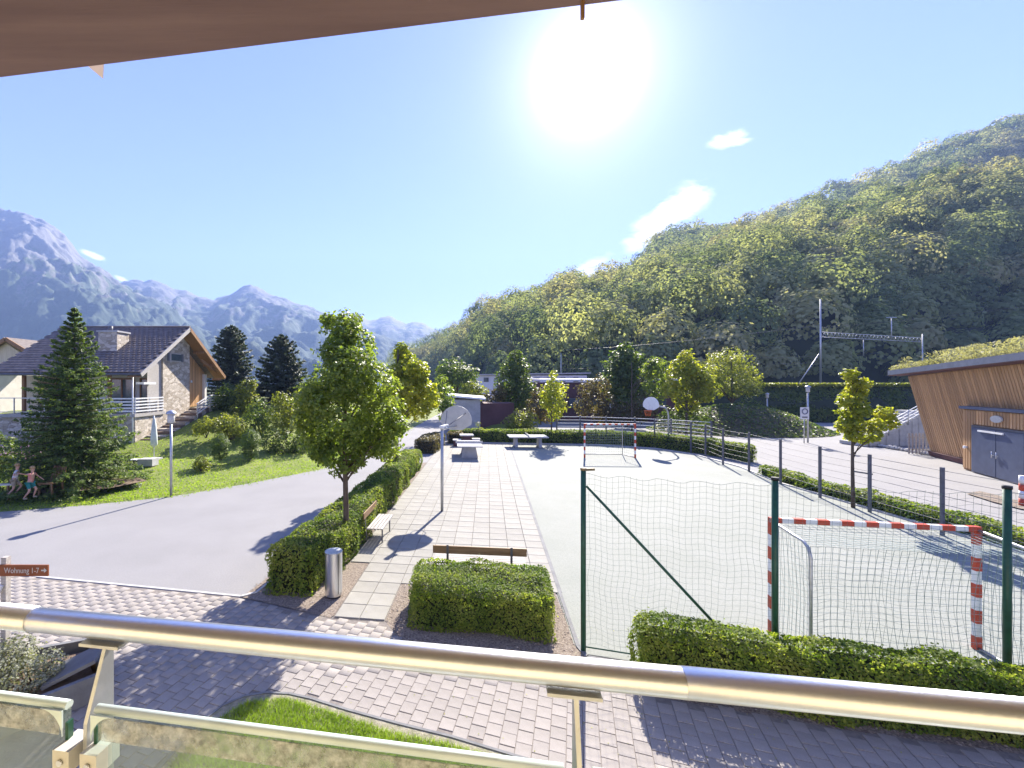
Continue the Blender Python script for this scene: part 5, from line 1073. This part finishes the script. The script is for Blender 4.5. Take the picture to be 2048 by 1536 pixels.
# litter bin
bi = thing('litter_bin', 'cylindrical stainless steel litter bin at the near end of the long hedge', 'bin', (-2.16, 9.06, 0)); c = Vector((-2.16, 9.06, 0))
mb = MB(); n_ = 32; rr_ = .18; vs = []; 
for k in range(n_):
    a = 2*math.pi*k/n_; x, y = c.x+rr_*math.cos(a), c.y+rr_*math.sin(a); vs += [(x, y, .03), (x, y, .93)]
mb.add(vs, [(2*k, 2*((k+1) % n_), 2*((k+1) % n_)+1, 2*k+1) for k in range(n_)], True); mb.add([vs[2*k+1] for k in range(n_)], [tuple(range(n_))]); part('body', mb, M['steel'], bi)
mb = MB(); cc = c+Vector((.05, -.03, .931)); mb.slab([cc+Vector((.115*math.cos(a), .10*math.sin(a), 0)) for a in np.linspace(0, 6.283, 21)[:-1]], .012, (0, 0, 1)); part('opening', mb, M['black'], bi)
mb = MB(); mb.tube([c, c+Vector((0, 0, .035))], .16, 20); part('foot', mb, M['black'], bi)
mb = MB(); mb.tube([c+Vector((0, 0, .925)), c+Vector((0, 0, .945))], .183, 32); part('rim', mb, M['zinc'], bi)
mb = MB(); mb.bar((c.x+.128, c.y-.128, .08), (c.x+.128, c.y-.128, .9), .01, .012); part('door_seam', mb, M['black'], bi)

# ================================================================== RAILWAY MASTS AND WIRES
def mast(name, label, px, y0, y1, Y, r):
    b = P(px, y0, Y); t = thing(name, label, 'mast', tuple(b), 'railway masts'); mb = MB(); mb.tube([b, P(px, y1, Y)], [r*.85, r*.55], 6); part('pole', mb, M['zinc'], t); return t, b
t1, _ = mast('railway_mast', 'tall railway mast with slanting brace and lattice beam on the embankment', 1641, 772, 598, 60, .16)
mb = MB(); mb.tube([P(1597, 768, 60), P(1638, 708, 60)], .07, 5); part('brace', mb, M['zinc'], t1)
a, b = P(1642, 664, 60), P(1842, 676, 60); a2, b2_ = P(1642, 674, 60), P(1842, 684, 60); mb = MB(); mb.tube([a, b], .045, 4); mb.tube([a2, b2_], .045, 4)
for k in range(28): mb.tube([a.lerp(b, k/28), a2.lerp(b2_, (k+.5)/28)], .025, 3); mb.tube([a2.lerp(b2_, (k+.5)/28), a.lerp(b, (k+1)/28)], .025, 3)
part('lattice_beam', mb, M['zinc'], t1)
t2, _ = mast('railway_mast', 'short railway mast standing above the lattice beam', 1783, 680, 634, 60, .09); mb = MB(); mb.tube([P(1773, 635, 60), P(1793, 635, 60)], .07, 5); part('cross_arm', mb, M['zinc'], t2)
t3, _ = mast('railway_mast', 'thin drop post hanging below the lattice beam', 1727, 712, 680, 60, .08)
t4, _ = mast('railway_mast', 'railway mast behind the young maple and white hall', 1122, 765, 706, 75, .10)
t5, _ = mast('railway_mast', 'right end mast of the lattice beam above the grass roof', 1845, 770, 668, 60, .11)
for k, (p0, p1_, p2_) in enumerate((((1122, 700, 75), (1300, 694, 66), (1641, 650, 60)), ((1122, 730, 75), (1350, 722, 66), (1641, 712, 60)), ((1122, 738, 75), (1350, 732, 66), (1641, 726, 60)), ((1641, 655, 60), (1850, 640, 55), (2150, 600, 50)))):
    wr = thing('railway_wire', ('upper overhead wire rising from the white hall to the tall mast', 'middle overhead wire in front of the forest', 'lowest overhead wire in front of the forest', 'overhead wire running from the tall mast out of the picture on the right')[k], 'wire', tuple(P(*p0)))
    a, m_, b = P(*p0), P(*p1_), P(*p2_); mb = MB(); mb.tube([a*(1-f)**2+m_*(2*f*(1-f))+b*f*f for f in np.linspace(0, 1, 16)], (.014 if k else .022), 4); part('wire', mb, M['post_grey'], wr)

# ================================================================== FOREGROUND: SIGN, PLANTER, BALCONY
sp_ = thing('sign_post', 'weathered post with brown direction sign reading Wohnung 1-7, left edge', 'sign', (-6.42, 6.35, 0)); b = Vector((-6.42, 6.35, 0))
mb = MB(); mb.bar(b, b+Vector((.01, 0, 1.92)), .075, .075); part('post', mb, M['greywood'], sp_)
mb = MB(); mb.box(b+Vector((.235, -.055, 1.74)), (.92, .02, .165)); pn = part('sign_board', mb, M['sign'], sp_)
cu = bpy.data.curves.new('lettering', 'FONT'); cu.body = 'Wohnung 1-7'; cu.size = .115; cu.extrude = .0015; cu.align_x = 'LEFT'; cu.materials.append(M['cream'])
tx = bpy.data.objects.new('lettering', cu); link(tx); tx.parent = pn; tx.rotation_euler = (R(90), 0, 0); tx.location = (.05, -.068, 1.705); tx.scale = (.80, 1, 1)
bpy.context.view_layer.update(); tm = bpy.data.meshes.new_from_object(tx); o = bpy.data.objects.new('lettering_text', tm); link(o); o.parent = pn; o.rotation_euler, o.location, o.scale = tx.rotation_euler, tx.location, tx.scale; bpy.data.objects.remove(tx)
mb = MB(); q = b+Vector((.60, -.068, 1.745)); mb.bar(q, q+Vector((.06, 0, 0)), .006, .018); mb.slab([q+Vector((.045, -.002, .035)), q+Vector((.045, -.002, -.035)), q+Vector((.085, -.002, 0))], .003, (0, -1, 0)); part('arrow', mb, M['cream'], pn)
mb = MB(); mb.bar(b+Vector((-.16, -.06, 1.2)), b+Vector((-.0, -.06, 1.52)), .03, .06); part('small_arrow_plate', mb, M['white'], sp_)
pt_ = thing('planter', 'raised bed with dark concrete wall panels and silvery flowering bushes at lower left', 'planter', (-6.5, 5.6, 0))
pw = [(-9.5, 5.35), (-5.62, 6.95), (-4.78, 6.15), (-7.4, 3.3), (-10, 3.3)]
for a, b in zip(pw[:3], pw[1:4]): mb = MB(); mb.bar((a[0], a[1], .16), (b[0], b[1], .16), .07, .38); part('wall_panel', mb, M['concrete_d'], pt_)
mb = MB(); mb.prism([(-9.4, 5.2), (-5.62, 6.8), (-4.9, 6.15), (-7.4, 3.5), (-10, 3.5)], -.02, .22); part('soil', mb, M['soil'], pt_)
mb = MB(); mb.bar((-5.2, 6.52, 0), (-5.2, 6.52, .85), .09, .09); part('corner_post', mb, M['wood_plank'], pt_)
mb = MB(); mb.bar((-5.55, 6.1, .28), (-5.0, 6.35, .50), .5, .05); part('cover_plate', mb, M['concrete_d'], pt_)
for i, (cx_, cy_, cz_, r_, n) in enumerate(((-6.35, 6.1, .45, .5, 3600), (-6.9, 5.5, .5, .55, 3600), (-5.75, 5.95, .38, .38, 2400))):
    shrub('flowering_bush', ('silvery flowering bush directly behind the sign post', 'silvery bush at the very left edge of the raised bed', 'smaller silvery bush at the corner of the raised bed')[i], [((cx_, cy_, cz_), (r_, r_, r_*.75)), ((cx_+.2, cy_+.15, cz_+.1), (r_*.6, r_*.6, r_*.6))], n, .038, 'lav')
dk = sheet('entrance_slab', [(-9, 5.2), (-5.0, 5.6), (-3.9, 4.9), (-3.6, 3), (-9, 3)], .03, M['concrete_d'])

by = thing('balcony_building', 'timber clad building carrying the balcony, its boarded roof overhang at top left', 'building', (0, -1, 3))
RD = Vector((1.825, -.276, 0)).normalized(); RN = Vector((-RD.y, RD.x, 0))      # rail direction and outward normal
def BP(t, n, z): return Vector((-.9375, .916, z))+RD*t+RN*n
mb = MB(); mb.slab([BP(-4, .12, 2.98), BP(5.5, .12, 2.98), BP(5.5, -2.6, 2.98), BP(-4, -2.6, 2.98)], .18, -Z); part('balcony_floor', mb, M['greywood'], by)
mb = MB(); mb.slab([BP(-5, -1.35, 0), BP(6.5, -1.35, 0), BP(6.5, -1.35, 6), BP(-5, -1.35, 6)], .3, -RN); fw = part('wall', mb, M['facade'], by)
mb = MB(); mb.slab([BP(-5, .0, -.05), BP(6.5, .0, -.05), BP(6.5, .0, 2.78), BP(-5, .0, 2.78)], .2, -RN); part('lower_wall', mb, M['plaster'], by)
S0, S1 = Vector((-2.1*.9, 1.85, 5.85)), Vector((.545, 1.494, 5.85)); SD = (S1-S0).normalized(); SN = Vector((-SD.y, SD.x, 0))
def SP(t, n, z): return S0+SD*t+SN*(n-.013)+Z*z
# outer fascia plank then individual soffit boards running along the edge
mb = MB(); mb.slab([SP(-6, 0, 0), SP(9, 0, 0), SP(9, -.30, 0), SP(-6, -.30, 0)], .05, Z); part('fascia_board', mb, M['soffit2'], by, 'purple brown outer board of the roof edge')
mb = MB(); mb.slab([SP(-6, .0, -.0), SP(9, .0, -.0), SP(9, .0, .26), SP(-6, .0, .26)], .03, SN); part('fascia_board', mb, M['soffit2'], by)
for k in range(16):
    n0 = -.31-.26*k; mb = MB(); mb.slab([SP(-6, n0, .03), SP(9, n0, .03), SP(9, n0-.25, .03), SP(-6, n0-.25, .03)], .03, Z); part('soffit_board', mb, M['soffit'], by)
mb = MB(); mb.slab([SP(-6, .03, .28), SP(9, .03, .28), SP(9, -4.6, .5), SP(-6, -4.6, .5)], .1, Z); part('roof', mb, M['post_grey'], by)
q = Vector((P(165, 126, 1.83))); mb = MB(); mb.slab([P(166, 124, 1.88), P(207, 119, 1.88), P(205, 157, 1.88)], .012, (.1, .3, 0)); part('roof_bracket', mb, M['white'], by, 'small white triangular bracket under the roof edge')
mb = MB(); mb.bar(P(1165, -5, 1.5), P(1165, 38, 1.5), .012, .012); part('roof_hook', mb, M['wood'], by)

GN = -.045
rl = thing('balcony_railing', 'steel balcony railing with round handrail and glass panels in the foreground', 'railing', tuple(BP(0, 0, 3)))
mb = MB(); mb.tube([BP(t, 0, 4.0) for t in (-2.5, 4.5)], .0235, 32); part('handrail', mb, M['steel'], rl)
for a_, b_ in ((-1.6, .089), (1.367, 3.2)): mb = MB(); mb.tube([BP(a_, 0, 4.0005), BP(b_, 0, 4.0005)], .0246 if a_ < 0 else .0241, 32); part('rail_sleeve', mb, M['steel'], rl)
for t_ in (-.66, .266, 1.19, 2.115):
    k = t_
    mb = MB(); mb.slab([BP(k-.045, -.022, 3.974), BP(k+.045, -.022, 3.974), BP(k+.045, .02, 3.974), BP(k-.045, .02, 3.974)], .006, -Z); part('flange', mb, M['zinc'], rl)
    for s_ in (-.034, .034): mb = MB(); mb.tube([BP(k+s_, 0, 3.962), BP(k+s_, 0, 3.969)], .004, 8); part('screw', mb, M['steel'], rl)
    mb = MB(); mb.slab([BP(k, .006, 3.968), BP(k, -.010, 3.968), BP(k, -.052, 3.84), BP(k, -.058, 3.6), BP(k, -.058, 3.0), BP(k, .006, 3.0)], .008, RD); part('baluster', mb, M['zinc'], rl)
    for s_ in (-1, 1):
        mb = MB(); c = BP(k+.004+s_*.03, GN-.004, 3.782); mb.box(c, (.036, .05, .042), rotz(RD)); part('glass_clamp', mb, M['cream'], rl)
        mb = MB(); c = c-RN*.026; mb.tube([c, c-RN*.003], .006, 10); part('clamp_screw', mb, M['steel'], rl)
mottle = bpy.data.materials.new('mottled_glass_band'); mottle.use_nodes = True; t = mottle.node_tree; b_ = t.nodes['Principled BSDF']; b_.inputs['Roughness'].default_value = .6  # translucent grey strip, mottled by noise, below the glass top edge
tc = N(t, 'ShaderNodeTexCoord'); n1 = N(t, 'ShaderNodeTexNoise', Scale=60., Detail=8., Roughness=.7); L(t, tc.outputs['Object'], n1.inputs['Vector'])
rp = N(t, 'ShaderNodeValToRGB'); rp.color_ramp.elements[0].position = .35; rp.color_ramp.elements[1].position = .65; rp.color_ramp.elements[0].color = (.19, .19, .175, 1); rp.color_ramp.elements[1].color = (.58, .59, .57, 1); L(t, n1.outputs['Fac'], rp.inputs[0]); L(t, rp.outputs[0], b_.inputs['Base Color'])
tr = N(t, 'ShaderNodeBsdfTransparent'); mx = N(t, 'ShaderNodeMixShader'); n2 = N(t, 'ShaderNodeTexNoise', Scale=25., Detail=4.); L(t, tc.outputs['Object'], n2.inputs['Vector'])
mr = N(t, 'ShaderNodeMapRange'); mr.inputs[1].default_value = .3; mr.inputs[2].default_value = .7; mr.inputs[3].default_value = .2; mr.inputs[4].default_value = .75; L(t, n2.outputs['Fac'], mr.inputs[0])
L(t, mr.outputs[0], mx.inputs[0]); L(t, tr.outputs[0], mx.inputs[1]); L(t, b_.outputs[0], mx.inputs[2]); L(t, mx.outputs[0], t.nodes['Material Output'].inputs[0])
ks = (-.785, .146, .666, 1.59, 2.5); ks = (-.78, .146, 1.59)
GN, GZ = -.045, .037                                                # glass plane offset, height offset
for i, (a_, b_) in enumerate(((-1.6, -.70), (-.63, .226), (.290, 1.168), (1.214, 2.09), (2.14, 2.9))):
    mb = MB(); mb.slab([BP(a_, GN-.004, 3.1), BP(b_, GN-.004, 3.1), BP(b_, GN-.004, 3.825+GZ), BP(a_, GN-.004, 3.825+GZ)], .008, RN); gp = part('glass_panel', mb, M['glass'], rl)
    mb = MB(); mb.tube([BP(a_, GN, 3.831+GZ), BP(b_, GN, 3.831+GZ)], .0085, 12); part('edge_profile', mb, M['glass_edge'], gp)
    mb = MB(); mb.slab([BP(a_+.012, GN-.008, 3.778+GZ), BP(b_-.012, GN-.008, 3.778+GZ), BP(b_-.012, GN-.008, 3.823+GZ), BP(a_+.012, GN-.008, 3.823+GZ)], .002, -RN); part('mottled_band', mb, mottle, gp)
    for e, s_ in ((a_, 1), (b_, -1)):
        mb = MB(); pts = [BP(e, GN-.012, 3.829+GZ)]+[BP(e+s_*(.05-.05*math.sin(q_)), GN-.012, 3.829+GZ-.05+.05*math.cos(q_)) for q_ in np.linspace(0, math.pi/2, 8)]
        mb.slab(pts, .003, -RN); part('corner_gusset', mb, M['glass_edge'], gp)
        mb = MB(); mb.bar(BP(e, GN, 3.1), BP(e, GN, 3.8+GZ), .006, .012); part('edge_strip', mb, M['green'], gp)

# ================================================================== PLAYING CHILDREN
def child(label, base, face, arms, legs, shirt, shorts, lean=0.):
    """small skinned figure 1.22 m tall; joints in local x (right), y (forward)"""
    t = thing('person', label, 'person', tuple(base)); b = Vector(base); ca, sa = math.cos(face), math.sin(face)
    def W(x, y, z): return b+Vector((x*ca-y*sa, x*sa+y*ca, z))
    J = {'pel': (0, 0, .60), 'waist': (0, .02+lean*.3, .70), 'chest': (0, .03+lean*.7, .85), 'neck': (0, .03+lean, .985), 'head0': (0, .035+lean, 1.04), 'head1': (0, .05+lean, 1.14), 'head2': (0, .04+lean, 1.20)}
    rad = {'pel': .085, 'waist': .075, 'chest': .085, 'neck': .034, 'head0': .058, 'head1': .075, 'head2': .05}; E = [('pel', 'waist'), ('waist', 'chest'), ('chest', 'neck'), ('neck', 'head0'), ('head0', 'head1'), ('head1', 'head2')]
    for s_, nm in ((-1, 'l'), (1, 'r')):
        el, wr = arms[nm]; kn, fo = legs[nm]
        J[nm+'sh'] = (s_*.115, .03+lean*.85, .935); J[nm+'el'] = el; J[nm+'wr'] = wr; rad[nm+'sh'] = .038; rad[nm+'el'] = .026; rad[nm+'wr'] = .019
        w_, e_ = Vector(wr), Vector(el); dd = (w_-e_).normalized(); J[nm+'pa'] = tuple(w_+dd*.04); rad[nm+'pa'] = .022
        sd = dd.cross(Vector((0, 0, 1))); sd = sd.normalized() if sd.length > .1 else Vector((1, 0, 0))
        E += [('chest', nm+'sh'), (nm+'sh', nm+'el'), (nm+'el', nm+'wr'), (nm+'wr', nm+'pa')]
        for f in range(4):
            o_ = sd*(.010*(f-1.5)); ln = (.045, .052, .05, .038)[f]; J[nm+'f%d' % f] = tuple(w_+dd*(.05+ln*.5)+o_); J[nm+'g%d' % f] = tuple(w_+dd*(.05+ln)+o_*1.2-Vector((0, 0, .012)))
            rad[nm+'f%d' % f] = .006; rad[nm+'g%d' % f] = .0045; E += [(nm+'pa', nm+'f%d' % f), (nm+'f%d' % f, nm+'g%d' % f)]
        J[nm+'th'] = tuple(w_+dd*.03+sd*.03); rad[nm+'th'] = .006; E.append((nm+'wr', nm+'th'))
        J[nm+'hip'] = (s_*.065, 0, .565); J[nm+'kn'] = kn; J[nm+'an'] = fo; J[nm+'to'] = (fo[0], fo[1]+.11, fo[2]-.02); rad[nm+'hip'] = .066; rad[nm+'kn'] = .042; rad[nm+'an'] = .026; rad[nm+'to'] = .02
        E += [('pel', nm+'hip'), (nm+'hip', nm+'kn'), (nm+'kn', nm+'an'), (nm+'an', nm+'to')]
    def skin(name, keys, edges, m, grow=1.):
        me = bpy.data.meshes.new(name); ix = {k: i for i, k in enumerate(keys)}; me.from_pydata([tuple(W(*J[k])-ORG[t.name]) for k in keys], [(ix[a], ix[b]) for a, b in edges], []); me.materials.append(M[m])
        o = bpy.data.objects.new(name, me); link(o); o.parent = t; ORG[o.name] = ORG[t.name]; md = o.modifiers.new('skin', 'SKIN'); md.use_smooth_shade = True
        for k, i in ix.items(): me.skin_vertices[0].data[i].radius = (rad[k]*grow, rad[k]*grow)
        me.skin_vertices[0].data[0].use_root = True; o.modifiers.new('sub', 'SUBSURF').levels = 1; o.modifiers['sub'].render_levels = 1; return o
    skin('body', list(J), E, 'skin')
    J['lcuff'] = tuple(Vector(J['lsh']).lerp(Vector(J['lel']), .6)); J['rcuff'] = tuple(Vector(J['rsh']).lerp(Vector(J['rel']), .6)); rad['lcuff'] = rad['rcuff'] = .034
    skin('shirt', ['chest', 'waist', 'pel', 'lsh', 'rsh', 'lcuff', 'rcuff'], [('chest', 'waist'), ('waist', 'pel'), ('chest', 'lsh'), ('chest', 'rsh'), ('lsh', 'lcuff'), ('rsh', 'rcuff')], shirt, 1.18)
    for nm in 'lr': J[nm+'mid'] = tuple(Vector(J[nm+'hip']).lerp(Vector(J[nm+'kn']), .75)); rad[nm+'mid'] = .056
    skin('shorts', ['pel', 'lhip', 'rhip', 'lmid', 'rmid'], [('pel', 'lhip'), ('pel', 'rhip'), ('lhip', 'lmid'), ('rhip', 'rmid')], shorts, 1.18)
    mb = MB(); hc = W(0, .03+lean, 1.145); mb.lathe([(.074, -.03), (.083, .0), (.078, .035), (.055, .068), (.01, .086)], hc-Vector((ca*0-sa*.0, 0, 0)), 14); part('hair', mb, M['hair'], t)
    mb = MB()
    for s_ in (-1, 1): e = W(s_*.027, .118+lean, 1.12); mb.lathe([(.001, -.007), (.007, 0), (.001, .007)], e, 6)
    mb.bar(W(-.02, .118+lean, 1.07), W(.02, .118+lean, 1.07), .006, .006); part('eyes_and_mouth', mb, M['black'], t)
    mb = MB()
    for nm in 'lr': mb.tube([W(*J[nm+'an'])-Vector((0, 0, .02)), W(*J[nm+'to'])+Vector((0, 0, 0))], [.036, .03], 8)
    part('shoes', mb, M['khaki'], t); return t
q = Vector((-15.6, 15.75, -.01)); q.z = LZ(q.x, q.y)-.27
child('child in a pale shirt running on the lawn at the left edge', P(28, 992, 15.9)*1.0, R(-60), {'l': ((-.27, .06, .80), (-.34, .20, .72)), 'r': ((.25, .05, .80), (.30, .20, .86))}, {'l': ((-.08, .20, .36), (-.09, .02, .10)), 'r': ((.08, .02, .30), (.09, -.16, .06))}, 'shirt', 'khaki', .06)
child('child in pink shirt and teal shorts stretching one arm out on the lawn', P(60, 998, 15.7)*1.0, R(-80), {'l': ((-.26, .05, .83), (-.30, .18, .70)), 'r': ((.27, .03, .96), (.46, .04, 1.02))}, {'l': ((-.07, .16, .36), (-.08, .06, .09)), 'r': ((.08, .04, .31), (.10, -.14, .06))}, 'pink', 'teal', .05)
pk = thing('play_plank', 'pale narrow plank behind the running children', 'plank', tuple(P(-10, 975, 16.2))); a, b = P(-60, 972, 16.3), P(30, 968, 16.3)
mb = MB(); mb.bar(a, b, .25, .05); part('board', mb, M['cream'], pk)
for f in (.3, .85): mb = MB(); c = a.lerp(b, f); mb.bar(c-Vector((0, 0, .02)), Vector((c.x, c.y, LZ(c.x, c.y)-.3)), .06, .06); part('leg', mb, M['wood_plank'], pk)
